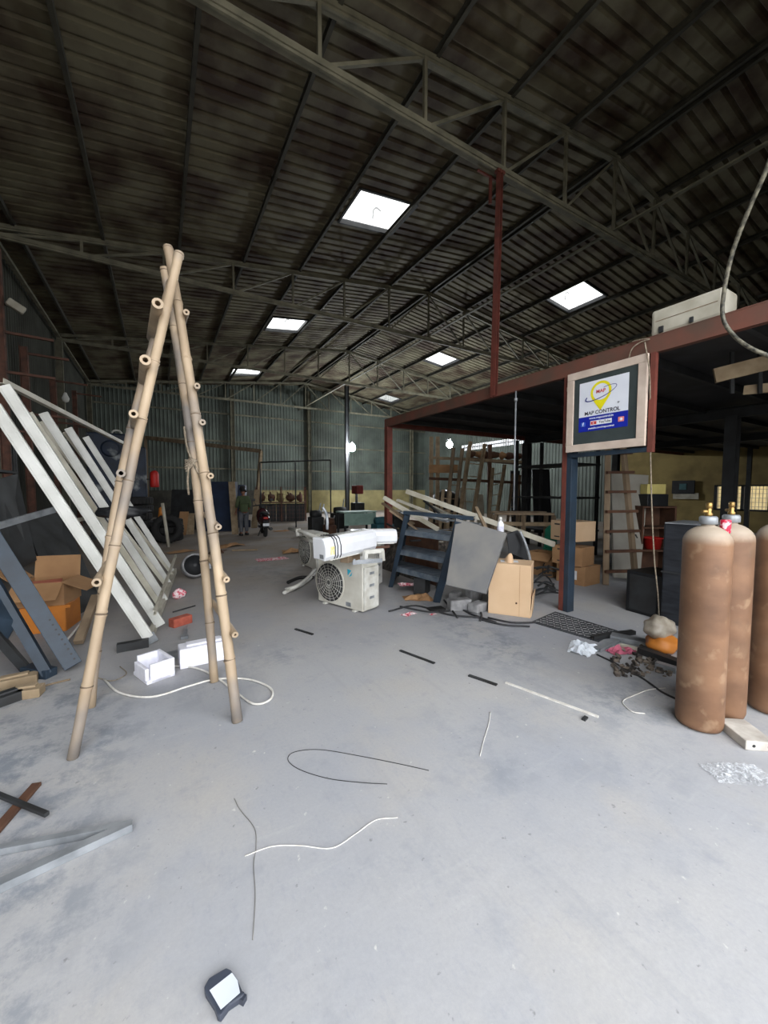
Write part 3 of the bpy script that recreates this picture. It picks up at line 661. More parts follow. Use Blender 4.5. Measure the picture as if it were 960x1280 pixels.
W_('grey_wire', 'thin grey wire running down the floor beneath the white wire', [(293, 998), (300, 1012), (318, 1035), (320, 1060), (317, 1080), (319, 1120), (316, 1175)], .0016, mat('grey_cable', (128, 126, 122), rough=.6))
W_('black_wire', 'thin black wire bent into a long hairpin in the middle of the floor', [(536, 963), (500, 955), (450, 945), (400, 937), (368, 940), (360, 950), (375, 962), (410, 973), (450, 978), (484, 980)], .002, mt_dcable)
W_('short_wire', 'short pale wire with a bend to the right of the black hairpin wire', [(613, 890), (611, 905), (605, 925), (600, 945)], .0025, mt_cable)
S('white_strip', 'straight white plastic strip on the floor left of the gas cylinders', 'strip', MB().bar(F(632, 853, .006), F(748, 896, .006), .02, .01), mt_cable)
S('flat_bar', 'flat dark steel bar on the floor in the middle of the hall', 'bar', MB().bar(F(500, 813, .006), F(543, 829, .006), .028, .01), mt_dark)
S('flat_bar', 'short flat rusty bar beside the tip of the white strip', 'bar', MB().bar(F(586, 844, .006), F(621, 856, .006), .032, .01), mt_dark)
S('flat_bar', 'small dark flat bar on the floor in front of the air conditioner units', 'bar', MB().bar(F(369, 786, .006), F(391, 793, .006), .03, .01), mt_dark)
place_local('metal_clip', 'tiny dark metal clip near the lower end of the white strip', 'clip', MB().box((0, 0, .006), (.055, .025, .012)).box((0, 0, .014), (.03, .012, .006)), mt_dark, F(731, 899), .2)
W_('loop_wire', 'white wire loop on the floor left of the nearest gas cylinder', [(832, 860), (812, 862), (795, 868), (779, 876), (783, 884), (792, 890), (806, 892)], .004, mt_cable)
# ================================================================ GAS CYLINDERS
def cyl_mat():
    m = mat('rusty_cylinder_paint', (124, 92, 68), (92, 66, 48), rough=.6, scale=2.6, detail=8, bump=.12, stretch=(1, 1, 1.6)); nt = m.node_tree; N = nt.nodes; L = nt.links
    mx = next(n for n in N if n.bl_idname == 'ShaderNodeMix'); tc = next(n for n in N if n.bl_idname == 'ShaderNodeTexCoord'); b = N['Principled BSDF']
    def layer(prev, scale, lo, hi, c, amt, detail=6):
        nz = N.new('ShaderNodeTexNoise'); nz.inputs['Scale'].default_value = scale; nz.inputs['Detail'].default_value = detail; L.new(tc.outputs['Object'], nz.inputs['Vector'])
        mr = N.new('ShaderNodeMapRange'); mr.inputs['From Min'].default_value = lo; mr.inputs['From Max'].default_value = hi; mr.inputs['To Max'].default_value = amt; L.new(nz.outputs['Fac'], mr.inputs['Value'])
        m2 = N.new('ShaderNodeMix'); m2.data_type = 'RGBA'; L.new(mr.outputs['Result'], m2.inputs['Factor']); L.new(prev, m2.inputs['A']); m2.inputs['B'].default_value = lin(c); return m2.outputs['Result'], mr
    r, _ = layer(mx.outputs['Result'], 1.6, .5, .68, (140, 118, 96), .7)
    r, _ = layer(r, 9, .58, .68, (150, 124, 98), .5)
    r, _ = layer(r, 3.2, .56, .68, (74, 54, 42), .7)
    sp = N.new('ShaderNodeSeparateXYZ'); L.new(tc.outputs['Object'], sp.inputs['Vector'])
    mr = N.new('ShaderNodeMapRange'); mr.inputs['From Min'].default_value = 1.24; mr.inputs['From Max'].default_value = 1.31; mr.inputs['To Max'].default_value = .85; L.new(sp.outputs['Z'], mr.inputs['Value'])
    m3 = N.new('ShaderNodeMix'); m3.data_type = 'RGBA'; L.new(mr.outputs['Result'], m3.inputs['Factor']); L.new(r, m3.inputs['A']); m3.inputs['B'].default_value = lin((160, 148, 132))
    L.new(m3.outputs['Result'], b.inputs['Base Color']); return m
mt_cyl = cyl_mat()
def cylinder(loc, label, valve=True, rz=0):
    t = T('gas_cylinder', label, 'gas cylinder', loc, rz); Rr = .132
    prof = [(0, .0), (Rr-.03, .0), (Rr-.008, .012), (Rr, .04), (Rr, 1.25)]
    for k in range(1, 9): a = k/8*R(74); prof.append((Rr*cos(a), 1.25+.115*sin(a)))
    prof += [(.036, 1.385)]
    P('bottle', MB().lathe(prof, n=36), mt_cyl, t, w=False)
    P('neck_ring', MB().lathe([(.035, 1.37), (.05, 1.375), (.05, 1.415), (.042, 1.425), (.03, 1.425)], n=24), mt_galv, t, w=False)
    if valve:
        v = P('valve', MB().lathe([(.02, 1.42), (.022, 1.44), (.014, 1.45), (.016, 1.47), (.012, 1.48)], n=16).tube([(0, 0, 1.455), (.045, 0, 1.455)], .011, 10), mt_brass, t, w=False)
        P('handwheel', MB().lathe([(.008, 1.475), (.018, 1.48), (.018, 1.51), (.01, 1.515), (0, 1.515)], n=12), mt_brass, v, w=False)
    return t
c1 = F(873, 905); c2 = F(921, 893); c2 = V((3.455, 1.10, 0)); c3 = V((3.80, .93, 0))
cylinder(c1, 'tall rusty brown gas cylinder with a brass valve, nearest and leftmost of the three', rz=2.6)
cylinder(c2, 'tall pale brown gas cylinder with a white scuff, standing between the other two', rz=1.)
cylinder(c3, 'darker brown gas cylinder cut by the right edge of the view', rz=.4)
S('paint_scuff', 'x', 'x', MB(), mt_white) if False else None
place_local('drink_can', 'red and white printed can standing on the shoulder between the gas cylinders', 'can', MB().lathe([(0, 0), (.026, 0), (.03, .006), (.03, .085), (.026, .092), (0, .092)], n=20), mat('red_can_print', (196, 40, 66), (228, 196, 200), rough=.4, scale=30, lo=.5, hi=.56), (c1+c2)/2+V((0, -.03, 1.305)), 0)
wb_ = T('wood_block', 'whitish wooden block lying at the foot of the gas cylinders', 'wood block', F(931, 923), R(-38))
P('block', MB().box((0, 0, .03), (.17, .25, .06)), mat('chalky_wood', (188, 184, 176), (156, 150, 142), rough=.9, scale=8, bump=.3), wb_, w=False, bv=.006)
P('nail_holes', MB().tube([(-.04, -.126, .03), (-.04, -.122, .03)], .01, 8).tube([(.045, -.126, .03), (.045, -.122, .03)], .01, 8), mt_dark, wb_, w=False)
# crumpled plastic film
def crumple(w_, d_, h_, nx, ny, seed, edge=.2):
    rd = random.Random(seed); m = MB(); vs = []
    for j in range(ny+1):
        for i in range(nx+1):
            e = 1-max(abs(2*i/nx-1), abs(2*j/ny-1))**3
            a = 2*pi*i/nx
            vs.append(V(((i/nx-.5)*w_+rd.uniform(-1, 1)*w_*.03, (j/ny-.5)*d_*(1-edge*sin(a*.5+seed))+rd.uniform(-1, 1)*d_*.03, .003+rd.random()**1.5*h_*(.25+.75*e))))
    return m.add(vs, [(j*(nx+1)+i, j*(nx+1)+i+1, (j+1)*(nx+1)+i+1, (j+1)*(nx+1)+i) for j in range(ny) for i in range(nx)])
mt_film = mat('clear_plastic_film', (222, 226, 230), rough=.12, spec=.5, alpha=.3)
place_local('plastic_film', 'crumpled clear plastic film on the floor in front of the gas cylinders', 'plastic film', crumple(.32, .15, .02, 36, 20, 3), mt_film, F(922, 968), -.55)
mt_bag = mat('white_plastic_bag', (214, 220, 226), (196, 202, 210), rough=.35, scale=14)
place_local('plastic_bag', 'crumpled white plastic bag on the floor at the corner of the black checker mat', 'plastic bag', crumple(.34, .24, .07, 12, 9, 8), mt_bag, F(728, 812), .3)
# ================================================================ AIR CONDITIONERS
def yawOf(a, b): return atan2(b.y-a.y, b.x-a.x)
mt_ac = mat('aged_white_casing', (206, 204, 194), (180, 176, 164), rough=.5, scale=3)
mt_split = mat('glossy_white_casing', (226, 228, 232), (212, 214, 218), rough=.25, scale=3)
mt_logo = mat('turquoise_logo', (54, 176, 200), (40, 160, 186), rough=.5)
def outdoor_unit(label, loc, rz, W=.82, H=.62, Dp=.30, rot=None, logo=True):
    """local: front face towards -y, fan on the left"""
    t = T('air_conditioner_unit', label, 'air conditioner', loc, rz, rot=rot)
    P('casing', MB().box((0, Dp/2, H/2+.02), (W, Dp, H)), mt_ac, t, w=False, bv=.012)
    P('side_cover', MB().box((W/2+.012, Dp/2, H/2), (.03, Dp*.94, H*.86)), mt_dirtywhite, t, w=False, bv=.006)
    fx, fz, fr = -W*.22, H*.5, H*.42
    rx = MX.Rotation(R(90), 3, 'X')
    P('fan_shroud', MB().lathe([(fr, 0), (fr+.018, .004), (fr+.02, -.006), (fr-.01, -.01)], (fx, -.006, fz), 40, rx), mt_ac, t, w=False)
    P('fan_recess', MB().lathe([(0, 0), (fr-.004, 0), (fr-.004, .004), (0, .004)], (fx, -.004, fz), 36, rx), mt_dark, t, w=False)
    bl = MB()
    for k in range(3):
        a = k*2*pi/3+.3; pts = [V((fx+cos(a+d)*q, -.008-.004*d, fz+sin(a+d)*q)) for d, q in ((0, .04), (-.25, fr*.8), (.15, fr*.9), (.55, fr*.78), (.5, .05))]
        bl.poly(pts, (0, .002, 0))
    bl.lathe([(0, .0), (.05, .0), (.05, .01), (.03, .018), (0, .018)], (fx, -.006, fz), 16, rx)
    P('fan_blades', bl, mat('grey_fan_plastic', (92, 92, 90), (72, 72, 70)), t, w=False)
    g = MB(); n = 7
    for k in range(1, n):                                            # hexagon-like wire guard
        q = fr*k/n
        g.tube([V((fx+cos(2*pi*j/36)*q, -.022+.006*(k/n), fz+sin(2*pi*j/36)*q)) for j in range(37)], .003, 4, caps=False)
    for k in range(18):
        a = 2*pi*k/18; g.tube([V((fx+cos(a)*.03, -.022, fz+sin(a)*.03)), V((fx+cos(a+.25)*fr, -.014, fz+sin(a+.25)*fr))], .0028, 4)
    P('fan_guard', g, mt_dirtywhite, t, w=False)
    P('top_lip', MB().box((0, Dp/2, H+.026), (W+.01, Dp+.01, .014)), mt_ac, t, w=False, bv=.004)
    for x in (-W*.33, W*.33): P('foot', MB().box((x, Dp/2, .011), (.05, Dp+.05, .022)), mt_dirtywhite, t, w=False)
    if logo:
        P('logo', MB().poly([V(v) for v in ((W*.18, -.003, H*.86), (W*.27, -.003, H*.84), (W*.19, -.003, H*.72))], (0, .002, 0)).poly([V(v) for v in ((W*.215, -.003, H*.70), (W*.285, -.003, H*.81), (W*.27, -.003, H*.73))], (0, .002, 0)), mt_logo, t, w=False)
        P('rating_label', MB().box((W*.2, -.002, H*.12), (.09, .003, .055)), mt_galv, t, w=False)
    for zz in (.3, .55, .8): P('vent_recess', MB().box((W/2+.028, Dp*.5, H*zz), (.003, .09, .035)), mt_galv, t, w=False)
    return t
a, b = F(398, 752), F(463, 770)
b = a+(b-a).normalized()*.86
outdoor_unit('white outdoor air conditioner unit with a round fan and turquoise logo, standing on the floor', (a+b)/2, yawOf(a, b), .86, .64, .30)
a2, b2 = F(376, 706), F(400, 716)
b2 = a2+(b2-a2).normalized()*.78
outdoor_unit('second white outdoor air conditioner unit, behind the hose ends', (a2+b2)/2, yawOf(a2, b2), .78, .70, .28, logo=False)
# indoor split units
def split_unit(label, p0, p1, Hs, Ds, name='split_air_conditioner', bands=True):
    """long rounded body; p0,p1 = centres of its ends (world)"""
    p0, p1 = V(p0), V(p1); L_ = (p1-p0).length; rz = yawOf(p0, p1); pit = math.asin((p1.z-p0.z)/L_)
    t = T(name, label, 'air conditioner', (p0+p1)/2, rot=(0, -pit, rz))
    pr = [(0, -Hs*.45), (-Ds*.35, -Hs*.5), (-Ds*.5, -Hs*.3), (-Ds*.52, Hs*.1), (-Ds*.42, Hs*.38), (-Ds*.25, Hs*.5), (Ds*.5, Hs*.5), (Ds*.5, -Hs*.45)]
    P('casing', MB().sweep(pr, (-L_/2, 0, 0), (L_/2, 0, 0)), mt_split, t, w=False, bv=.012)
    P('top_grille', MB().box((0, Ds*.12, Hs*.505), (L_*.86, Ds*.5, .008)), mt_dirtywhite, t, w=False)
    g = MB()
    for k in range(5): g.box((0, -Ds*.08+k*Ds*.1, Hs*.513), (L_*.84, .006, .006))
    P('grille_lines', g, mt_dark, t, w=False)
    P('louvre', MB().box((0, -Ds*.38, -Hs*.49), (L_*.86, Ds*.26, .012), rot3(R(-14), 0, 0)), mt_dirtywhite, t, w=False)
    P('end_label', MB().box((-L_/2-.002, -Ds*.18, -Hs*.3), (.003, .07, .05)), mt_galv, t, w=False)
    P('energy_label', MB().box((-L_/2+.1, -Ds*.515, -Hs*.06), (.06, .003, .1)), mat('yellow_label', (214, 200, 120), (230, 226, 200), scale=30, rough=.5), t, w=False)
    if bands:
        for xx in (-.14, -.1, -.05):
            ring = [(xx*1.0-L_*.18, 1.05*(-a_), 1.06*b_) for a_, b_ in [(-x, z) for x, z in pr]]
            P('tie_cable', MB().tube([V(v) for v in ring+[ring[0]]], .006, 6), mt_dcable, t, w=False)
    return t
e0 = D(403, 684, 4.55); e1 = D(462, 679, 5.15)
e0.z = .90; e1.z = .94
uu = (e1-e0).normalized()
split_unit('white indoor split air conditioner bound with dark cables, topmost of the left pile', e0-uu*.05, e0+uu*.82, .27, .24)
S('timber_wedge', 'small timber wedge under the bound split air conditioner', 'timber', MB().box(e0+uu*.45+V((0, 0, -.185)), (.3, .12, .085), rotz(.6)), mt_wood, bv=.004)
S('steel_bracket', 'slotted grey steel bracket lying on the edge of the outdoor unit with the logo', 'bracket', MB().angle(D(441, 706, 4.5), D(478, 703, 4.6), .05, .006).bar(D(443, 704, 4.5), D(443, 699, 4.5), .02), mt_galv)
# second pile: another outdoor unit behind with an indoor unit on top
a3, b3 = F(452, 738), F(486, 742)
b3 = a3+(b3-a3).normalized()*.75
outdoor_unit('third outdoor air conditioner unit, mostly hidden behind the one with the logo', (a3+b3)/2+V((-.22, .6, 0)), yawOf(a3, b3), .75, .66, .28, logo=False)
s0, s1 = D(450, 674, 5.5), D(494, 672, 5.6)
s0.z = s1.z = .93
split_unit('white indoor split air conditioner with brown tape, on the hidden third outdoor unit', s0-V((.15, 0, 0)), s1, .2, .22, bands=False)
S('timber_strip', 'thin brown timber strip lying across the front of the taped split air conditioner', 'timber', MB().bar(D(452, 686, 5.1), D(487, 683, 5.2), .03, .03), mt_brown)
# copper line ends and drain hose sticking out to the left
q = D(403, 676, 4.7)
S('white_pipe', 'white pipe with a coupling sticking out left above the second outdoor unit', 'pipe', MB().tube([D(362, 661, 6.3), D(378, 665, 6.0), D(408, 676, 5.4)], .03, 10).tube([D(372, 661, 6.1), D(374, 670, 6.1)], .045, 10), mt_dirtywhite)
S('white_pipe', 'second white pipe lying just under the one with the coupling', 'pipe', MB().tube([D(375, 672, 6.0), D(410, 683, 5.4)], .025, 10), mt_dirtywhite)
S('pipe_elbow', 'bent insulated copper pipe standing up behind the bound split air conditioner', 'pipe', MB().tube(spl([D(409, 662, 4.95), D(409, 650, 4.95), D(407, 640, 5.), D(403, 634, 5.)]), [.02]*18+[.014], 8).tube(spl([D(403, 640, 5.0), D(405, 630, 5.0)]), .008, 6), mt_galv)
for i, (pts, l) in enumerate((([(355, 741), (366, 736), (380, 729), (395, 716)], 'white insulated hose end curving out from under the second outdoor unit'), ([(357, 737), (370, 733), (384, 723), (394, 712)], 'second white hose end lying beside the first in front of the second outdoor unit'))):
    S('insulated_hose', l, 'hose', MB().tube(spl([F(x, y, .04+.05*k*i) for k, (x, y) in enumerate(pts)]), .028, 10), mt_dirtywhite)
S('dark_hose', 'black hose lying on the floor behind the white hose ends', 'hose', MB().tube(spl([F(360, 728, .03), F(375, 722, .03), F(392, 722, .03)]), .03, 8), mt_rubber)
for pts, l, m_ in (([D(408, 662, 4.8), D(412, 668, 4.5), D(412, 680, 4.35), D(416, 696, 4.35)], 'dark cable dropping down the front of the bound split air conditioner', mt_dcable), ([D(420, 694, 4.35), D(428, 700, 4.4), D(436, 706, 4.5), F(440, 730, .3)], 'thin cable hanging between the bound split unit and the outdoor unit', mt_dcable)):
    pass
# white upright frame piece on the hidden unit
S('bracket_frame', 'small white rectangular bracket standing on the outdoor unit with the logo', 'bracket', MB().bar(D(456, 703, 4.75), D(457, 689, 4.75), .05).bar(D(478, 701, 4.8), D(477, 688, 4.8), .05).bar(D(455, 690, 4.75), D(479, 688, 4.8), .05), mt_dirtywhite)
# ================================================================ BLUE STEEL RACK (slanted) with dusty shelves
rk = T('steel_step_rack', 'blue-grey steel rack with slanting sides and dusty shelves, beside the leaning grey board', 'rack', F(520, 750))
fR, fL = F(546, 752), F(489, 733)
tR, tL = D(574, 655, 4.85), D(509, 640, 5.6)
tR.z = 1.22; tL.z = 1.25
back = V((.45, .55, 0))
def legb(a, b, w_): return MB().channel(a, b, w_, .12, .01, (b-a).cross(V((1, -1, 0))))
P('side_post', legb(fR+V((0, 0, .02)), tR, .10), mt_blue, rk, bv=.003); P('side_post', legb(fL+V((0, 0, .02)), tL, .07), mt_blue, rk, bv=.003)
bL, bR = fL+back*1.1, fR+back
P('side_post', MB().bar(bL+V((0, 0, .01)), tL+back*.2, .06), mt_blue, rk); P('side_post', MB().bar(bR+V((0, 0, .01)), tR+back*.2, .06), mt_blue, rk)
P('side_sheet', MB().poly([fL, bL, tL+back*.2, tL], (.012, 0, 0)), mt_dark, rk)
dust = mat('dusty_blue_shelf', (104, 112, 120), (70, 82, 94), rough=.8, scale=8)
for t_ in (.28, .52, .78):
    a_, b_ = lerp(fL, tL, t_), lerp(fR, tR, t_); a_.z = b_.z = 1.25*t_
    P('shelf', MB().poly([a_, b_, b_+back*.75, a_+back*.75], (0, 0, .025)).bar(a_+V((0, 0, -.02)), b_+V((0, 0, -.02)), .03, .06), dust, rk)
P('top_rail', MB().channel(tL+V((-.05, 0, .02)), D(593, 648, 5.0), .06, .05, .008), mt_blue, rk)
P('bottom_box', MB().box(lerp(fL, fR, .75)+V((.12, .22, .13)), (.18, .3, .26), rotz(-.9)), mt_dark, rk)
bk = lerp(fL, fR, .5)+back*1.05
S('brown_board', 'reddish brown board standing behind the shelves of the blue-grey rack', 'board', MB().poly([fL+back*1.25+V((.1, -.1, 0)), fR+back*1.2, fR+back*1.2+V((0, 0, 1.05)), fL+back*1.25+V((.1, -.1, 1.05))], (.02, .02, 0)), mt_brown)
# grey leaning board
g0, g1 = F(558, 731), F(620, 745)
gA, gB, gC, gD = D(557, 731, 4.55), D(612, 748, 4.05), D(633, 666, 4.5), D(570, 648, 4.85)
gA.z = max(gA.z, .12); 
mt_board = mat('grey_slab_board', (118, 116, 112), (92, 94, 98), rough=.85, scale=2.2, detail=7)
_n = (gC-gA).cross(gD-gA).normalized(); _r = ray(607, 742); gB = CAM+_r*((gA-CAM).dot(_n)/_r.dot(_n))
nb = (gB-gA).cross(gD-gA).normalized()
if nb.y < 0: nb = -nb
S('grey_board', 'large dusty grey board leaning against the blue-grey rack, behind the pale carton', 'board', MB().poly([gA, gB, gC, gD], nb*.05), mt_board, bv=.005)
# concrete blocks under it
for i, (px, py, s_, h_, rz_, l) in enumerate(((574, 762, (.30, .16), .15, -.3, 'grey concrete block at the front left below the grey board'), (597, 764, (.24, .16), .12, .2, 'grey concrete block beside the pale carton'),
    (569, 748, (.2, .14), .1, .5, 'small concrete lump behind the front left block'), (592, 750, (.22, .15), .2, 0, 'upright concrete block under the grey board corner'))):
    place_local('concrete_block', l, 'concrete block', MB().box((0, 0, h_/2), (s_[0], s_[1], h_)), mt_conc, F(px, py), rz_, .02)
# bottle
bt = T('spray_bottle', 'white plastic bottle standing on the top corner of the leaning grey board', 'bottle', D(625.5, 667, 4.6))
P('bottle_body', MB().lathe([(0, 0), (.036, 0), (.038, .01), (.038, .11), (.03, .135), (.014, .15), (.014, .165), (0, .165)], n=20), mt_paper, bt, w=False)
P('cap', MB().lathe([(.016, .16), (.016, .19), (.01, .2), (0, .2)], n=14), mt_dirtywhite, bt, w=False); P('label_band', MB().lathe([(.0385, .03), (.0388, .031), (.0388, .09), (.0385, .091)], n=20), mat('grey_lilac_print', (170, 170, 190), (206, 206, 214), scale=40), bt, w=False)
# pale carton
a, b = F(610, 766), F(663, 773)
ct = T('tall_carton', 'tall pale brown carton standing in front of the leaning grey board', 'carton', (a+b)/2, yawOf(a, b))
wA = (b-a).length; dA = .40; hA = .66
P('carton_body', MB().box((0, dA/2, hA/2), (wA, dA, hA)), mt_cardlt, ct, w=False, bv=.004)
P('side_flap', MB().box((wA/2+.014, dA*.5, .15), (.012, dA*.96, .27), rot3(0, R(4), 0)), mt_cardlt, ct, w=False)
P('seam', MB().box((wA/2+.001, dA*.5, .29), (.004, dA*.9, .006)).box((wA*.24, -.001, hA/2), (.003, .003, hA*.98)), mt_card, ct, w=False, label='darker seams of the carton')
P('packing_label', MB().box((-.03, dA*.5, hA+.002), (.22, .14, .002), rotz(.2)), mt_paper, ct, w=False)
P('stain', MB().lathe([(0, 0), (.012, 0), (.012, .002), (0, .002)], (wA*.17, -.001, .17), 10, MX.Rotation(R(90), 3, 'X')), mt_brown, ct, w=False)
# ================================================================ WHITE BEAMS and scrap heap behind the rack
S('white_beam', 'long white steel beam sloping down over the scrap heap towards the front post', 'beam', MB().bar(D(508, 614, 6.4), D(694, 681, 5.35), .05, .075), mt_cream, bv=.004)
S('white_beam', 'shorter cream beam resting on the scrap heap, left of the long sloping one', 'beam', MB().bar(D(480, 622, 6.0), D(548, 662, 5.6), .06, .06), mt_cream, bv=.004)
for i, ((x0, y0, d0), (x1, y1, d1), w_, m_, l) in enumerate((((478, 629, 6.2), (517, 655, 5.9), .06, mt_wood, 'grey weathered plank at the left end of the scrap heap'), ((497, 625, 6.5), (548, 645, 6.0), .07, mt_cream, 'cream flat strip lying between the beams on the scrap heap'),
    ((487, 638, 5.9), (530, 668, 5.8), .05, mt_wood, 'lower grey plank under the cream beam on the scrap heap'), ((530, 626, 6.6), (552, 644, 6.), .04, mt_dark, 'dark bar poking up from the middle of the scrap heap'),
    ((515, 640, 6.5), (560, 652, 5.8), .05, mt_galv, 'galvanised strip across the top of the scrap heap'), ((540, 633, 6.6), (575, 650, 5.9), .06, mt_cream, 'short cream piece next to the dark bar on the scrap heap'),
    ((595, 634, 5.5), (608, 662, 5.2), .045, mt_wood, 'grey stick leaning behind the top edge of the grey board'), ((545, 648, 6.2), (600, 655, 5.5), .05, mt_galv, 'grey metal strip behind the top rail of the blue-grey rack'))):
    S('scrap_length', l, 'scrap', MB().bar(D(x0, y0, d0), D(x1, y1, d1), w_, w_*.5), m_)
heap = MB(); rd = random.Random(11)
hx0, hx1, hy0, hy1 = 4.05, 5.6, 4.6, 7.2
vs = []; nx, ny = 26, 30
for j in range(ny+1):
    for i in range(nx+1):
        u, v_ = i/nx, j/ny; e = max(0, 1-abs(2*u-1)**2.2)*max(0, 1-abs(2*v_-1)**2.5)
        vs.append(V((3.85+u*1.6+(v_*.0), 5.45+v_*1.9, e*(.62+.22*sin(9*u+2)*sin(7*v_)+rd.uniform(-.09, .12)))))
heap.add(vs, [(j*(nx+1)+i, j*(nx+1)+i+1, (j+1)*(nx+1)+i+1, (j+1)*(nx+1)+i) for j in range(ny) for i in range(nx)])
S('scrap_heap', 'heap of broken scrap and dust behind the blue-grey rack', 'scrap heap', heap, mat('scrap_mix', (96, 88, 80), (44, 42, 42), rough=.9, scale=14, detail=8, bump=.6), kind='stuff')
tan = []
for k in range(26):
    u = rd.random(); c = V((3.8+rd.random()*1.4, 5.3+rd.random()*1.6, .62+rd.uniform(0, .22))); a_ = rd.uniform(0, pi); L_ = rd.uniform(.25, .75)
    d_ = V((cos(a_), sin(a_), rd.uniform(-.35, .35))).normalized()*L_/2
    kind = [('scrap metal strip lying on the scrap heap', mt_galv), ('broken timber batten lying on the scrap heap', mt_wood), ('dark steel bit lying on the scrap heap', mt_dark), ('cream painted strip lying on the scrap heap', mt_cream)][k % 4]
    S('scrap_strip', kind[0], 'scrap', MB().bar(c-d_, c+d_, rd.uniform(.03, .06), rd.uniform(.015, .03)), kind[1], group=kind[0].split(' lying')[0]+'s on the heap')
# tangle between carton and front post
for k in range(16):
    c = F(rd.uniform(676, 690), rd.uniform(712, 752)); c.z = rd.uniform(.03, .3); a_ = rd.uniform(0, pi); d_ = V((cos(a_), sin(a_), rd.uniform(-.3, .3))).normalized()*rd.uniform(.12, .28)
    if c.z-abs(d_.z) < .02: c.z = abs(d_.z)+.02
    S('scrap_rod', 'bent dark scrap rod in the tangle between the pale carton and the front post', 'scrap', MB().tube(spl([c-d_, c+V((.02, .03, .04)), c+d_]), rd.uniform(.01, .022), 6), [mt_dark, mt_galv, mt_rubber][k % 3] if k % 3 != 1 else mt_dark, group='scrap rods by the front post')
sh = T('plastic_shell', 'black curved plastic shell leaning behind the pale carton', 'shell', F(652, 727))
P('shell_body', MB().poly([F(640, 730), D(636, 690, 5.25), D(633, 668, 5.25), D(648, 663, 5.3), D(656, 678, 5.3), D(662, 702, 5.3), F(664, 729)], (.05, .05, 0)), mt_black, sh, bv=.01)
P('rim_strip', MB().tube(spl([D(650, 664, 5.22), D(657, 680, 5.22), D(663, 703, 5.2), F(664, 733)]), .018, 8), mt_galv, sh)
S('beige_sack', 'beige rounded sack between the grey board and the black plastic shell', 'sack', MB().blob(D(637, 694, 5.0)+V((0, 0, -.2)), .1, 5, .08, 10, (.7, .7, 2.2)), mt_cardlt)
for i, (x0, y0, x1, y1, h_, l) in enumerate(((658, 716, 690, 722, .42, 'torn orange-brown carton behind the pale carton'),)):
    a, b = F(x0, y0), F(x1, y1); t = T('torn_carton', l, 'carton', (a+b)/2, yawOf(a, b)); w_ = (b-a).length
    P('carton_body', MB().box((0, .2, .005), (w_, .4, .01)).box((0, .4, h_/2), (w_, .01, h_)).box((-w_/2, .2, h_/2), (.01, .4, h_)).box((w_/2, .2, h_/2), (.01, .4, h_)).box((0, 0, h_*.4), (w_, .01, h_*.8)), mt_card, t, w=False)
    P('flap', MB().box((0, -.07, h_*.86), (w_, .01, .2), rot3(R(-50), 0, 0)), mt_card, t, w=False); P('flap', MB().box((w_/2+.06, .2, h_+.03), (.18, .36, .01), rot3(0, R(25), 0)), mt_card, t, w=False)
gc = T('plastic_chair', 'green plastic chair showing behind the long white beam', 'chair', F(683, 714))
q = F(690, 712)
P('backrest', MB().poly([q+V(v) for v in ((-.12, .1, .42), (.12, 0, .42), (.16, 0, .8), (.1, .03, .88), (-.0, .08, .88), (-.1, .1, .8))], (.02, .03, 0)), mt_green, gc)
P('seat', MB().poly([q+V(v) for v in ((-.2, -.15, .4), (.12, -.3, .4), (.16, 0, .42), (-.12, .14, .42))], (0, 0, .025)), mt_green, gc)
for x, y in ((-.17, -.13), (.1, -.26), (.13, 0), (-.1, .12)): P('leg', MB().bar(q+V((x, y, 0)), q+V((x*.95, y*.95, .4)), .035), mt_green, gc)
# hoses, papers on the floor in front of the rack
rnd = [((486, 764), (520, 757), (560, 768), (600, 772)), ((500, 758), (540, 765), (575, 762), (590, 768), (620, 778)), ((555, 750), (566, 764), (572, 772)), ((596, 758), (602, 768), (600, 776)), ((610, 772), (640, 778), (672, 778)), ((600, 774), (630, 781), (662, 783))]
rl = ['dark bent rod nearest the outdoor unit, on the floor in front of the blue-grey rack', 'long dark cable snaking before the concrete blocks', 'short dark rod standing off the grey board foot', 'short dark rod between the blocks and the pale carton', 'dark rod lying under the front of the pale carton', 'outermost dark rod in front of the pale carton']
for p, l in zip(rnd, rl): S('floor_cable', l, 'cable', MB().tube(spl([F(x, y, .014) for x, y in p]), .012, 6), mt_dcable)
place_local('cardboard_scrap', 'crushed brown cardboard on the floor under the blue-grey rack', 'cardboard', crumple(.42, .3, .07, 7, 5, 2), mt_card, F(522, 748), -.4)
place_local('printed_paper', 'pink and white printed paper on top of the crushed cardboard', 'paper', crumple(.34, .2, .03, 6, 5, 5), mt_pink, F(512, 741)+V((0, 0, .13)), -.3)
place_local('printed_paper', 'small pink and white paper on the floor in front of the blue-grey rack', 'paper', crumple(.2, .12, .02, 5, 4, 6), mt_pink, F(511, 768), .2)
place_local('printed_paper', 'tiny red and white paper scrap near the dark cables', 'paper', crumple(.1, .06, .02, 4, 3, 7), mt_pink, F(541, 768), .1)
place_local('rubber_pad', 'flat black rubber pad among the dark cables', 'pad', MB().box((0, 0, .012), (.22, .14, .024)), mt_rubber, F(545, 762), -.2, .004)
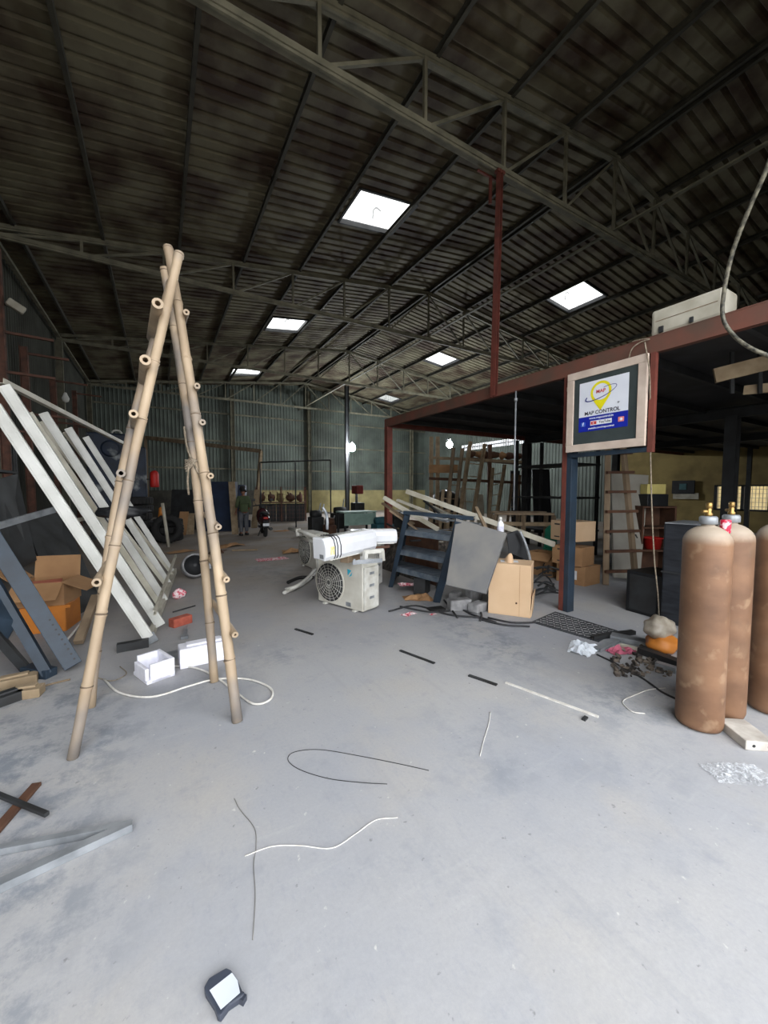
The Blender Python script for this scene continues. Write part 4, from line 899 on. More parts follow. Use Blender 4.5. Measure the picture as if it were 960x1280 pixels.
# ================================================================ CHECKER MAT and debris under the mezzanine edge
mq = [F(664, 778, 0), F(694, 765, 0), F(772, 789, 0), F(748, 803, 0)]
mm = T('rubber_mat', 'black rubber mat with raised studs on the floor by the front post', 'mat', sum(mq, V((0, 0, 0)))/4)
P('mat_sheet', MB().poly(mq, (0, 0, .008)), mat('dusty_black_rubber', (66, 70, 74), (48, 50, 54), rough=.8, scale=6), mm)
st = MB()
for i in range(1, 18):
    for j in range(1, 8):
        c = lerp(lerp(mq[0], mq[3], i/18), lerp(mq[1], mq[2], i/18), j/8)
        st.box(c+V((0, 0, .01)), (.04, .012, .006), rotz(.8 if (i+j) % 2 else -.8))
P('raised_studs', st, mt_conc, mm, kind='stuff')
for i, (p0, p1, w_, h_, m_, l) in enumerate((((764, 795), (817, 806), .13, .05, mt_galv, 'wide grey aluminium profile lying behind the white plastic bag'), ((746, 812), (772, 799), .07, .03, mt_galv, 'short grey profile angled against the wide aluminium one'),
    ((740, 797), (792, 790), .06, .04, mt_dark, 'dark steel strip just past the black mat'), ((800, 812), (850, 830), .09, .06, mt_dark, 'dark channel lying left of the nearest gas cylinder'), ((775, 806), (838, 822), .03, .03, mt_cream, 'thin pale strip between the aluminium profile and the gas cylinder'),
    ((820, 830), (846, 838), .06, .05, mt_galv, 'stubby grey channel touching the shade of the nearest gas cylinder'))):
    S('metal_profile', l, 'metal profile', MB().channel(F(*p0, h_/2+.003), F(*p1, h_/2+.003), w_, h_, .006), m_)
S('edge_cable', 'black cable running along the floor from the plastic bag to the gas cylinders', 'cable', MB().tube(spl([F(746, 818, .008), F(775, 832, .008), F(805, 849, .008), F(826, 864, .008), F(846, 874, .008)]), .008, 6), mt_dcable)
place_local('pink_rag', 'pink rag lying on the debris behind the black cable', 'rag', crumple(.28, .12, .07, 8, 6, 9), mat('pink_cloth', (178, 92, 112), (150, 76, 96), rough=.9), F(777, 815), -.3)
rd = random.Random(21); dm = [mt_dark, mt_wood, mt_conc, mt_galv, mt_rubber, mt_brown]
deb = MB(); deb.v = []
for k in range(110):
    c = F(rd.uniform(765, 840), rd.uniform(808, 846)); s_ = rd.uniform(.012, .04)
    deb.box(c+V((0, 0, s_*.4)), (s_*rd.uniform(.6, 1.8), s_, s_*.7), rot3(rd.uniform(-.5, .5), rd.uniform(-.5, .5), rd.uniform(0, 3)))
S('floor_debris', 'scattered dark chips and rubble between the mat and the gas cylinders', 'debris', deb, mat('rubble_mix', (110, 100, 90), (48, 44, 42), rough=.95, scale=9, lo=.45, hi=.55), kind='stuff')
ys = T('yellow_sack', 'yellow sack with clear plastic bunched over it, just left of the nearest gas cylinder', 'sack', F(836, 822))
q = F(840, 822)
P('sack_body', MB().blob(q+V((.08, .12, .085)), .16, 2, .12, 10, (1.2, .9, .55)), mt_orange, ys); P('clear_wrap', MB().blob(q+V((.08, .16, .23)), .15, 9, .1, 14, (1.2, .8, .75)), mat('clouded_plastic', (168, 160, 146), (140, 130, 116), rough=.3, scale=12), ys)
# ================================================================ SIGN hanging from the mezzanine
sA, sB, sC, sD = AX(711, 470, MXE-.06), AX(811, 446, MXE-.06), AX(806, 556, MXE-.06), AX(708, 567, MXE-.06)
SW = abs(sA.y-sB.y); SH = abs(sA.z-sD.z); sc_ = (sA+sC)/2
sg = T('hanging_sign', 'square sign board in a pale wooden frame hung under the mezzanine beam', 'sign', sc_, rot=tuple(MX(((0, 0, -1), (-1, 0, 0), (0, 1, 0))).to_euler()))
# local x = right along the face, y = up, z = out towards the hall
fw_ = .088; mt_frame = mat('pale_pink_wood', (206, 190, 176), (186, 168, 154), rough=.6, scale=5)
fr_ = MB()
fr_.box((0, SH/2-fw_/2, 0), (SW, fw_, .04)).box((0, -SH/2+fw_/2, 0), (SW, fw_, .04)).box((SW/2-fw_/2, 0, 0), (fw_, SH-2*fw_, .04)).box((-SW/2+fw_/2, 0, 0), (fw_, SH-2*fw_, .04))
P('sign_frame', fr_, mt_frame, sg, w=False, bv=.004)
P('dark_panel', MB().box((0, 0, -.005), (SW-2*fw_+.01, SH-2*fw_+.01, .02)), mat('dark_green_grey', (62, 70, 70), (52, 60, 60), rough=.5), sg, w=False)
x0, x1 = -SW/2+.175*SW, -SW/2+.80*SW; y1 = SH/2-.155*SH; y0 = SH/2-.76*SH; yb = y0+(y1-y0)*.30
zf = .0065
ps = P('poster', MB().box(((x0+x1)/2, (yb+y1)/2, zf), (x1-x0, y1-yb, .003)), mat('poster_white', (224, 228, 236), (216, 220, 230), rough=.4), sg, w=False)
P('blue_band', MB().box(((x0+x1)/2, (y0+yb)/2, zf), (x1-x0, yb-y0, .003)), mat('poster_blue', (28, 44, 160), (26, 40, 150), rough=.4), ps, w=False)
PW, PH = x1-x0, y1-y0
my = mat('logo_yellow', (232, 222, 30), (224, 212, 24), rough=.4); mb_ = mat('logo_blue', (34, 46, 130), (28, 40, 120), rough=.4); mr_ = mat('logo_red', (206, 70, 66), (196, 60, 58), rough=.4); mk = mat('ink_dark', (44, 44, 60), (40, 40, 54), rough=.5); mw = mat('ink_white', (232, 234, 240), (226, 228, 236), rough=.5)
cx_, cy_, ro, ri = x0+PW*.46, y0+PH*.755, PW*.215, PW*.165
ring = MB(); N_ = 40; vs = []
for k in range(N_):
    a_ = 2*pi*k/N_; vs += [V((cx_+ro*cos(a_), cy_+ro*sin(a_), zf+.003)), V((cx_+ri*cos(a_), cy_+ri*sin(a_), zf+.003))]
ring.add(vs, [(2*k, (2*k+2) % (2*N_), (2*k+3) % (2*N_), 2*k+1) for k in range(N_)])
zq = zf+.0036
ring.add([V((cx_+ro*cos(R(215)), cy_+ro*sin(R(215)), zq)), V((cx_, cy_-ro*1.75, zq)), V((cx_+ro*cos(R(325)), cy_+ro*sin(R(325)), zq)), V((cx_, cy_-ro*1.02, zq))], [(0, 1, 3), (1, 2, 3)])
P('pin_emblem', ring, my, ps, w=False)
sw = MB(); vs = []; n_ = 30
for k in range(n_+1):                                               # orbit swoosh, tilted ellipse open at the upper left
    a_ = R(150)+R(285)*k/n_; tt = k/n_; th_ = PW*(.010+.018*(1-tt)**2)
    ex, ey = PW*.33*cos(a_), PW*.085*sin(a_); c_, s_ = cos(R(17)), sin(R(17))
    p = V((cx_+ex*c_-ey*s_, cy_-PW*.03+ex*s_+ey*c_, zf+.005)); nn = V((cos(a_)*.085, sin(a_)*.33, 0)).normalized()
    vs += [p+nn*th_*.5, p-nn*th_*.5]
sw.add(vs, [(2*k, 2*k+2, 2*k+3, 2*k+1) for k in range(n_)])
P('orbit_emblem', sw, mb_, ps, w=False)
zt = zf+.004
text_mesh(ps, 'MAP', PW*.10, mr_, (cx_, cy_+PW*.01, zt), (0, 0, R(0)), bold=.0006)
text_mesh(ps, 'MAP CONTROL', PW*.105, mk, (cx_+PW*.03, yb+PH*.06, zt), (0, 0, 0), bold=.0008, sx=.98)
text_mesh(ps, '®', PW*.05, mk, (x0+PW*.82, yb+PH*.18, zt), (0, 0, 0))
text_mesh(ps, 'www.mapcontrol.in', PW*.062, mw, (cx_+PW*.02, yb-PH*.045, zt), (0, 0, 0), bold=.0004)
text_mesh(ps, 'youtube.com/mapcontrol', PW*.052, mw, (cx_+PW*.02, y0+PH*.055, zt), (0, 0, 0), bold=.0004)
P('video_badge', MB().box((cx_+PW*.02, y0+PH*.155, zt), (PW*.44, PH*.09, .001)), mw, ps, w=False)
bx = cx_-PW*.13
P('play_button', MB().box((bx, y0+PH*.155, zt+.001), (PW*.12, PH*.06, .001)), mr_, ps, w=False); P('play_triangle', MB().poly([(bx-PW*.015, y0+PH*.14, zt+.002), (bx+PW*.02, y0+PH*.155, zt+.002), (bx-PW*.015, y0+PH*.17, zt+.002)], (0, 0, .0006)), mw, ps, w=False)
text_mesh(ps, 'YouTube', PW*.075, mk, (cx_+PW*.10, y0+PH*.155, zt+.001), (0, 0, 0), bold=.0004, sx=.85)
P('social_badge', MB().box((x0+PW*.1, y0+PH*.15, zt), (PW*.1, PH*.085, .001)), mat('badge_blue', (60, 100, 200), (56, 90, 190)), ps, w=False); text_mesh(ps, 'f', PW*.1, mw, (x0+PW*.1, y0+PH*.15, zt+.001), (0, 0, 0), bold=.001)
P('camera_badge', MB().box((x0+PW*.88, y0+PH*.15, zt), (PW*.11, PH*.09, .001)), mat('badge_pink', (214, 110, 130), (226, 140, 110), scale=8), ps, w=False)
rg = MB(); rg.lathe([(PW*.02, 0), (PW*.026, 0), (PW*.026, .001), (PW*.02, .001)], (x0+PW*.88, y0+PH*.15, zt+.0006), 16); P('badge_ring', rg, mw, ps, w=False)
for y in (SH*.32, -SH*.40): P('hinge', MB().box((-SW/2-.005, y, -.01), (.02, .05, .03)), mt_frame, sg, w=False)
# white boxed unit on top of the mezzanine edge
u0, u1 = AX(829, 418, MXE+.2), AX(902, 402, MXE+.2); ul = abs(u0.y-u1.y)+.12
wu = T('ceiling_unit', 'white plastic unit lying on top of the mezzanine edge beam', 'appliance', (MXE+.22, (u0.y+u1.y)/2, MZ1))
P('casing', MB().box((0, 0, .15), (.32, ul, .27)), mt_cream, wu, w=False, bv=.03)
P('seam_line', MB().box((-.162, 0, .16), (.004, ul*.85, .006)), mt_wood, wu, w=False); P('bracket', MB().box((-.17, ul*.33, .06), (.02, .04, .06)), mt_dark, wu, w=False); P('bracket', MB().box((-.17, -ul*.1, .06), (.02, .03, .05)), mt_dark, wu, w=False)
for x in (-.1, .1): P('foot', MB().box((x, 0, .01), (.04, ul*.8, .02)), mt_dark, wu, w=False)
# hose, wires
S('ribbed_hose', 'dirty grey flexible hose hanging in a curve over the mezzanine edge at the upper right', 'hose', MB().tube(spl([D(972, 170, 2.6), D(958, 212, 2.7), D(936, 262, 2.85), D(916, 315, 3.), D(905, 365, 3.1), D(904, 398, 3.15), D(918, 420, 3.1), D(940, 436, 3.0), D(975, 450, 2.9)], 8), .015, 10), mat('dirty_hose', (120, 116, 100), (44, 44, 40), rough=.5, scale=30))
pw = F(824, 778)
S('hanging_wire', 'long tan wire hanging from the sign down to the floor', 'wire', MB().tube(spl([AX(806, 428, MXE-.08), AX(812, 470, MXE-.1), D(813, 560, 4.25), D(815, 640, 4.3), D(818, 700, 4.3), D(822, 740, 4.3), pw+V((0, 0, .01))], 8), .007, 6), mt_rope)
S('tan_cable', 'short tan cable looped over the mezzanine beam above the sign', 'cable', MB().tube(spl([AX(786, 448, MXE-.05), AX(790, 436, MXE-.06), AX(800, 428, MXE-.04), AX(812, 424, MXE-.03), AX(803, 424, MXE-.04), AX(790, 427, MXE-.04)]), .006, 6), mt_rope)
hp = AX(645, 489, MXE-.08)
ht = T('hanging_rod', 'thin grey metal rod hanging from the mezzanine edge beam', 'rod', hp)
bp_ = V((hp.x, hp.y, .0)); bz = F(648, 700)
P('rod', MB().tube([hp, V((hp.x, hp.y, 1.3))], .012, 8), mt_galv, ht); P('joint', MB().tube([hp+V((0, 0, -.1)), hp+V((0, 0, -.14))], .025, 8), mt_galv, ht)
# ================================================================ LEFT WALL, cantilever rack posts
mt_rust = mat('rusty_brown_steel', (112, 76, 62), (76, 56, 48), rough=.8, scale=5)
for i, (px, ytop, arms, l) in enumerate(((8, 300, (424, 470, 540), 'rust-brown rack post nearest the door, on the left wall'), (36, 440, (449, 520), 'rust-brown rack post, second from the door on the left wall'),
        (70, 478, (481, 530), 'rust-brown rack post, third from the door on the left wall'), (96, 492, (496, 535), 'rust-brown rack post farthest from the door on the left wall'))):
    p = AX(px, 560, XL+.42); zt = min(AX(px, ytop, XL+.42).z, 6.5); o = T('cantilever_post', l, 'rack post', (p.x, p.y, 0))
    P('post', hcol(MB(), p.x, p.y, 0, zt, .14, .12, .01), mt_rust, o)
    for y in arms: 
        z_ = AX(px, y, XL+.42).z; P('arm', MB().bar((p.x+.05, p.y, z_+.03), (p.x+.85, p.y, z_), .06, .05), mt_rust, o)
p = AY(20, 383, TY[1]-.3)
o = T('wall_lamp', 'small off-white lamp head bracketed on the first left wall column', 'lamp', p); P('lamp_head', MB().box(p, (.3, .14, .16), rot3(0, .5, .3)), mt_cream, o, bv=.03); P('bracket', MB().bar(p+V((-.1, .05, 0)), V((XL+.2, TY[1]-.12, p.z+.1)), .04), mt_dark, o)
p = AX(82, 498, XL+.9)
o = T('hanging_bulb', 'unlit pale bulb hanging by the left wall racks', 'lamp', p); P('bulb', MB().lathe([(0, -.12), (.07, -.08), (.09, 0), (.05, .1), (.03, .16), (0, .17)], p, 14), mt_white, o); P('cord', MB().tube([p+V((0, 0, .16)), p+V((0, 0, 1.1))], .008, 6), mt_dcable, o)
# ================================================================ FAR LEFT: tank, tyres, boards
mt_peel = mat('peeling_blue_paint', (34, 46, 66), (30, 38, 50), rough=.6, scale=3)
def add_patch(m, c, sc_, lo, hi):
    nt = m.node_tree; N = nt.nodes; L = nt.links; mx = next(n for n in N if n.bl_idname == 'ShaderNodeMix'); b = N['Principled BSDF']; tc = next(n for n in N if n.bl_idname == 'ShaderNodeTexCoord')
    nz = N.new('ShaderNodeTexNoise'); nz.inputs['Scale'].default_value = sc_; nz.inputs['Detail'].default_value = 6; L.new(tc.outputs['Object'], nz.inputs['Vector'])
    mr = N.new('ShaderNodeMapRange'); mr.inputs['From Min'].default_value = lo; mr.inputs['From Max'].default_value = hi; L.new(nz.outputs['Fac'], mr.inputs['Value'])
    m2 = N.new('ShaderNodeMix'); m2.data_type = 'RGBA'; L.new(mr.outputs['Result'], m2.inputs['Factor']); L.new(mx.outputs['Result'], m2.inputs['A']); m2.inputs['B'].default_value = lin(c); L.new(m2.outputs['Result'], b.inputs['Base Color'])
add_patch(mt_peel, (150, 156, 156), 1.3, .58, .66)
a = F(112, 676); b = F(186, 672)
tk = T('steel_tank', 'big dark blue steel tank with peeling paint beyond the white frame', 'tank', (a+b)/2, yawOf(a, b)); w_ = (b-a).length
P('tank_body', MB().box((-w_*.14, .8, 1.95), (w_*.72, 1.5, 2.9)), mt_peel, tk, w=False, bv=.06); P('side_box', MB().box((w_*.36, .5, 1.75), (w_*.28, .9, 2.5)), mt_peel, tk, w=False, bv=.04)
for x in (-w_*.45, w_*.18): P('leg', MB().box((x, .3, .25), (.14, .14, .5)), mt_dark, tk, w=False)
P('leg', MB().box((w_*.36, .4, .25), (.4, .4, .5)), mt_dark, tk, w=False)
rx = MX.Rotation(R(90), 3, 'X')
P('pipe_flange', MB().lathe([(.1, 0), (.17, 0), (.17, .05), (.1, .05), (.08, .12), (.05, .12), (.05, .02), (0, .02)], (w_*.12, .04, 2.2), 20, rx), mt_dirtywhite, tk, w=False)
P('hatch', MB().lathe([(.0, 0), (.26, 0), (.26, .05), (.2, .07), (0, .07)], (-w_*.1, .04, 2.9), 24, rx), mt_peel, tk, w=False)
P('lifting_eye', MB().tube([V((cos(t_)*.13, .3, 3.42+sin(t_)*.1)) for t_ in [k*pi/8 for k in range(9)]], .03, 8), mt_dirtywhite, tk, w=False)
p = D(193.5, 609, 12.3)
ex = T('fire_extinguisher', 'red fire extinguisher fixed to the right side of the blue tank', 'fire extinguisher', p)
P('extinguisher_body', MB().lathe([(0, 0), (.11, 0), (.125, .03), (.125, .42), (.09, .5), (.03, .53), (0, .53)], n=20), mt_redp, ex, w=False); P('valve_handle', MB().box((0, 0, .56), (.05, .14, .06)), mt_black, ex, w=False)
P('bracket', MB().box((-.14, .1, .25), (.16, .12, .05)), mt_dark, ex, w=False)
def tyre_mb(r=.42, w_=.22):
    m = MB(); pr = [(r*.58, -w_*.42), (r*.7, -w_*.5), (r*.92, -w_*.48), (r, -w_*.36), (r, w_*.36), (r*.92, w_*.48), (r*.7, w_*.5), (r*.58, w_*.42), (r*.6, 0), (r*.58, -w_*.42)]
    n = 28; vs = [V((q*cos(2*pi*k/n), q*sin(2*pi*k/n), z)) for q, z in pr for k in range(n)]
    m.add(vs, [(i*n+k, i*n+(k+1) % n, (i+1)*n+(k+1) % n, (i+1)*n+k) for i in range(len(pr)-1) for k in range(n)], True)
    for k in range(n): a_ = 2*pi*k/n; m.box((r*cos(a_), r*sin(a_), 0), (.02, .05, w_*.7), rotz(a_))
    return m
ty_me = mesh_of('tyre', tyre_mb(), mt_rubber)
def tyre(loc, rot, l, g=None):
    o = bpy.data.objects.new('tyre', ty_me); col.objects.link(o); o.location = loc; o.rotation_euler = rot; return tagit(o, l, 'tyre', g)
t0 = F(171, 680); t1 = F(210, 678)
pos = ['lowest', 'second from the floor', 'third from the floor', 'fourth from the floor', 'fifth from the floor', 'topmost']
for k in range(6): tyre(t0+V((rd.uniform(-.03, .03), .1+rd.uniform(-.03, .03), .115+.232*k)), (0, 0, k), f'black tyre in the left tyre stack, {pos[k]}')
for k in range(3): tyre(t1+V((rd.uniform(-.03, .03), .5, .115+.232*k)), (0, 0, k), f'black tyre in the low tyre stack behind the upright tyre, {pos[k] if k < 2 else "topmost"}')
tyre(t1+V((0, -.2, .43)), (R(80), 0, R(-12)), 'black tyre standing upright beside the left tyre stack')
S('pale_pipe', 'pale pipe with an orange end leaning on the tyres', 'pipe', MB().tube([F(211, 684, .04), D(203, 629, 10.3)], .04, 10), mt_cream)
S('orange_cap', 'orange plastic cone resting on top of the low tyre stack', 'cone', MB().lathe([(.1, 0), (.06, .3), (.02, .34), (0, .34)], t1+V((-.15, .5, .72)), 14), mt_orange)
def leanboard(name, label, cat, px0, px1, ybase, ytop, m_, th=.03, lean_=.25, group=None, skew=0):
    a, b = F(px0, ybase), F(px1, ybase); d0 = (a-CAM).dot(fwd); h = CAMH+(612-ytop)/FPX*d0
    u = (b-a); back_ = V((-u.y, u.x, 0)).normalized()*lean_; sk = u.normalized()*skew*h
    return S(name, label, cat, MB().poly([a, b, b+back_+V((0, 0, h))+sk, a+back_+V((0, 0, h))+sk], V((-u.y, u.x, 0)).normalized()*th), m_, group=group)
leanboard('plywood_board', 'brown plywood board leaning right of the upright tyre', 'board', 221, 232, 669, 640, mt_card)
leanboard('plywood_board', 'narrow brown board standing beside the plywood board by the tyres', 'board', 233, 242, 668, 642, mt_woodlt, skew=-.1)
leanboard('cupboard_panel', 'dark grey panel standing behind the boards by the tyres', 'board', 212, 252, 662, 612, mt_dark, th=.3)
mt_navy = mat('navy_sheet', (36, 50, 76), (28, 38, 56), rough=.6, scale=2)
leanboard('blue_sheet', 'wide dark blue sheet standing against the back, seen between the bamboo ladders', 'board', 254, 290, 664, 602, mt_navy, th=.5, lean_=.2)
leanboard('timber_plank', 'tall pale plank leaning on the dark blue sheet', 'plank', 290, 298, 668, 602, mt_woodlt, skew=-.1)
leanboard('timber_plank', 'short beige plank behind the shoulder of the green-shirted man', 'plank', 314, 321, 660, 612, mt_woodlt, skew=.05)
p = F(302, 660)
S('blue_barrel', 'dark blue plastic barrel standing on a box behind the green-shirted man', 'barrel', MB().lathe([(0, 0), (.32, 0), (.34, .05), (.34, .45), (.36, .48), (.34, .51), (.34, .95), (.36, .98), (.34, 1.01), (.34, 1.45), (.3, 1.5), (0, 1.5)], p+V((0, .6, .3)), 22).box(p+V((0, .6, .15)), (.8, .8, .3)), mt_navy)
g_ = T('timber_goalpost', 'tall timber frame with a long top beam, far left at the back wall', 'timber frame', F(318, 645))
dg = 21.5
P('top_beam', MB().bar(D(182, 547, dg), D(327, 564, dg), .12, .2), mt_wood, g_); P('post', MB().bar(D(326, 564, dg), V((D(320, 652, dg).x, D(320, 652, dg).y, 0)), .22, .14), mt_woodlt, g_); 
q0_ = D(182, 547, dg); P('post', MB().bar(q0_, V((q0_.x, q0_.y, 0)), .16, .14), mt_wood, g_)
# ---- rail frame, cage, crates
q = F(352, 652)
cg = T('wire_cage', 'rusty wire cage rack full of scrap behind the motorcycle', 'cage', q)
u = V((cos(-.25), sin(-.25), 0)); v_ = V((-u.y, u.x, 0)); W2 = 2.4
for x in (-W2/2, 0, W2/2):
    for y in (0, .9): P('cage_post', MB().bar(q+u*x+v_*y, q+u*x+v_*y+V((0, 0, 1.75)), .05), mt_rust, cg)
ms = MB()
for k in range(9): z_ = .2+k*.19; ms.bar(q-u*W2/2+V((0, 0, z_)), q+u*W2/2+V((0, 0, z_)), .012)
for k in range(16): x = -W2/2+k*W2/15; ms.bar(q+u*x, q+u*x+V((0, 0, 1.72)), .012)
P('wire_mesh', ms, mt_rust, cg); P('cage_floor', MB().box(q+v_*.45+V((0, 0, .95)), (W2, .9, .04), rotz(-.25)), mt_rust, cg)
for k in range(5):
    c = q+u*(-.95+.47*k)+v_*.45
    place_local('dark_crate', f'black plastic crate inside the bottom of the rusty cage, {["leftmost", "second from the left", "middle", "second from the right", "rightmost"][k]}', 'crate', MB().box((0, 0, .42), (.44, .6, .84)).box((0, 0, .86), (.46, .62, .03)).box((0, 0, .4), (.455, .61, .03)), mt_black, c, -.25, .01)
    place_local('machine_part', f'rusty machine part on the upper deck of the cage, {["leftmost", "second from the left", "middle", "second from the right", "rightmost"][k]}', 'machine part', MB().blob((0, 0, .22), .2, k, .25, 8, (1, .8, 1)).tube([(0, 0, .2), (.15, .1, .5)], .04, 8), [mt_brown, mt_rust, mt_yellow][k % 3], c+V((0, 0, .97)), k, 0)
rf = T('pipe_rail', 'thin dark pipe frame standing in front of the yellow dado', 'frame', F(413, 652))
a, b = D(325, 578, 16.2), D(413, 575, 16.2)
P('top_pipe', MB().tube([a, b], .03, 8), mt_dark, rf); 
for c in (a, b, lerp(a, b, .5)): P('leg', MB().tube([c, V((c.x, c.y, 0))], .03, 8), mt_dark, rf)
# ---- floor scraps far
for i, (px, py, s_, rz_, l) in enumerate(((285, 683, .55, .3, 'flattened brown cardboard on the floor just past the right bamboo ladder'), (272, 690, .4, 1.2, 'reddish cardboard scrap lying left of the flattened cardboard'), (372, 690, .5, -.2, 'crumpled brown carton on the floor left of the pipe coupling'), (225, 690, .45, .5, 'brown cardboard scrap on the floor below the tyres'), (352, 664, .4, 0., 'brown cardboard sheet on the floor at the foot of the cage'))):
    place_local('cardboard_scrap', l, 'cardboard', crumple(s_*1.5, s_, .16 if i in (0, 2) else .08, 4, 4, i+30), mt_card if i != 1 else mt_brown, F(px, py), rz_)
place_local('flat_packaging', 'pale pinkish packaging sheets on the floor between the man and the second outdoor unit', 'packaging', crumple(.7, .35, .03, 6, 4, 41), mt_pink, F(340, 699), 0)
S('timber_batten', 'thin timber batten on the floor right of the flattened cardboard', 'timber', MB().bar(F(290, 688, .02), F(322, 687, .02), .05, .03), mt_woodlt)
# ---- machines by the yellow dado
q = F(450, 668); tb = T('work_table', 'low work table with a pale green top at the back', 'table', q)
P('tabletop', MB().box(q+V((0, .3, .8)), (1.3, .7, .05)), mat('pale_green_top', (150, 178, 166), (130, 156, 146)), tb); P('apron', MB().box(q+V((0, -.04, .55)), (1.25, .03, .42)), mat('pale_green_top', None), tb)
for x in (-.58, .58):
    for y in (0, .6): P('leg', MB().box(q+V((x, y, .39)), (.06, .06, .78)), mt_dark, tb)
q = F(447, 655)
dm_ = T('bench_machine', 'dark red bench drill standing behind the work table', 'machine', q)
P('machine_base', MB().box(q+V((0, 0, .5)), (.5, .5, 1.0)), mt_dark, dm_, bv=.03); P('machine_column', MB().tube([q+V((0, .1, 1)), q+V((0, .1, 1.8))], .06, 10), mt_galv, dm_); P('machine_head', MB().box(q+V((0, 0, 1.6)), (.35, .6, .4)), mt_redp if False else mat('dull_red_paint', (128, 50, 44), (100, 40, 36)), dm_, bv=.05)
for i, (px, py, w2, h2, m_, l) in enumerate(((395, 664, .5, .8, mt_dark, 'dark motor housing on the floor beyond the split units'), (412, 668, .35, .5, mt_brown, 'small rusty pump beside the dark motor housing'), (425, 660, .6, .9, mt_dark, 'dark compressor standing before the yellow dado'), (478, 668, .7, .55, mat('teal_paint', (50, 100, 110), (40, 80, 90)), 'teal painted machine right of the pale green table'), (497, 664, .6, .7, mt_dark, 'black machine housing by the red mezzanine corner post'))):
    q = F(px, py); o = T('shop_machine', l, 'machine', q)
    P('housing', MB().box(q+V((0, 0, h2*.35)), (w2, .5, h2*.7)), m_, o, bv=.04); P('motor', MB().lathe([(0, -w2*.4), (.14, -w2*.4), (.16, 0), (.14, w2*.4), (0, w2*.4)], q+V((0, 0, h2*.7+.1)), 16, MX.Rotation(R(90), 3, 'Y')), m_, o); P('handle', MB().tube([q+V((.1, 0, h2*.8)), q+V((.2, 0, h2*1.35))], .025, 8), mt_galv, o)
# ================================================================ LADDERS and timber frames behind lamp 2
def ladder_thing(label, p0, p1, q0_, q1_, n, m_, r=.035, name='timber_ladder', rr=.03):
    """rails p0-p1, q0-q1"""
    t = T(name, label, 'ladder', (V(p0)+V(q0_))/2)
    P('rail', MB().bar(p0, p1, r*2, r*1.4), m_, t, bv=.004); P('rail', MB().bar(q0_, q1_, r*2, r*1.4), m_, t, bv=.004)
    for k in range(n):
        s_ = (k+.7)/(n+.4); P('rung', MB().bar(lerp(p0, p1, s_), lerp(q0_, q1_, s_), rr, rr), m_, t)
    return t
dL = 13.5
def ft(px, d): p = D(px, 612, d); return V((p.x, p.y, 0))
ladder_thing('tall pale timber ladder leaning right beside the right-hand bulb', ft(572, 13.2), D(588, 552, dL), ft(588, 13.2), D(606, 555, dL), 7, mt_woodlt, .06)
ladder_thing('second pale timber ladder, right of the one by the bulb', ft(610, 13.6), D(616, 585, 14), ft(618, 13.6), D(631, 581, 14), 6, mt_woodlt, .055)
ladder_thing('slim timber ladder leaning left, just under the right-hand bulb', ft(556, 12.8), D(567, 560, dL), ft(566, 12.8), D(578, 561, dL), 6, mt_wood, .055)
ladder_thing('thin dark timber ladder at the right end of the leaning ladders', ft(634, 14.6), D(641, 592, 15), ft(644, 14.6), D(650, 594, 15), 6, mt_wood, .045)
ladder_thing('small pale trestle ladder in front of the black dome', ft(549, 11.5), D(554, 612, 11.8), ft(559, 11.5), D(563, 614, 11.8), 4, mt_woodlt, .045)
tf = T('timber_rack', 'tall timber rack with a thick brown beam, left of the right-hand bulb', 'timber rack', ft(548, 14.5))
dR = 14.5
for px in (539, 547, 612, 655): P('rack_post', MB().bar(ft(px, dR), D(px, 546 if px < 600 else 556, dR), .14, .12), mt_woodlt if px < 600 else mt_brown, tf)
P('rack_beam', MB().bar(D(536, 586, dR-.2), D(572, 586, dR-.2), .1, .3), mt_card, tf); P('rack_beam', MB().bar(D(536, 572, dR), D(660, 578, dR), .1, .1), mt_woodlt, tf); P('rack_beam', MB().bar(D(536, 598, dR), D(660, 604, dR), .1, .1), mt_brown, tf)
P('rack_shelf', MB().poly([D(585, 573, dR), D(662, 579, dR), D(662, 579, dR)+V((.4, .9, 0)), D(585, 573, dR)+V((.4, .9, 0))], (0, 0, .05)), mt_brown, tf)
for k in range(7):
    c = D(592+k*10, 571, dR)+V((.25, .4, .18)); c.z = D(592+k*10, 574+k*.5, dR).z+.24
    place_local('rack_sack', 'small rusty-brown bundle stored on top of the timber rack', 'bundle', MB().blob((0, 0, 0), .18, k+2, .2, 8, (1.2, 1, .7)), [mt_brown, mt_card, mt_rust][k % 3], c, k, 0, group='bundles on the timber rack')
place_local('black_dome', 'black rounded dome-shaped cover behind the small trestle ladder', 'cover', MB().lathe([(.70, 0), (.70, .75), (.66, 1.05), (.52, 1.35), (.3, 1.52), (0, 1.6)], n=28), mt_black, ft(557, 15.7), 0)
for i, (x0, x1, yb_, yt_, m_, l) in enumerate(((640, 652, 662, 588, mt_dark, 'tall dark board leaning under the mezzanine left of the front post'), (655, 664, 664, 592, mt_brown, 'narrow brown board beside the tall dark board'), (668, 690, 666, 586, mt_black, 'wide black panel standing just left of the front post'), (597, 606, 660, 618, mt_cream, 'short cream board between the two pale timber ladders'), (576, 584, 662, 610, mt_cream, 'cream board behind the slim ladder'))):
    leanboard('leaning_board', l, 'board', x0, x1, yb_, yt_, m_, th=.06, lean_=.35)
tb = T('timber_bench', 'long low bench of pale planks behind the scrap tangle', 'bench', F(655, 690))
A_, B_ = D(618, 643, 8.4), D(692, 646, 8.2)
A_.z = B_.z = 1.08; vv = V((.35, .45, 0))
P('top_plank', MB().bar(A_, B_, .14, .05), mt_wood, tb); P('top_plank', MB().bar(A_+vv, B_+vv, .14, .05), mt_wood, tb)
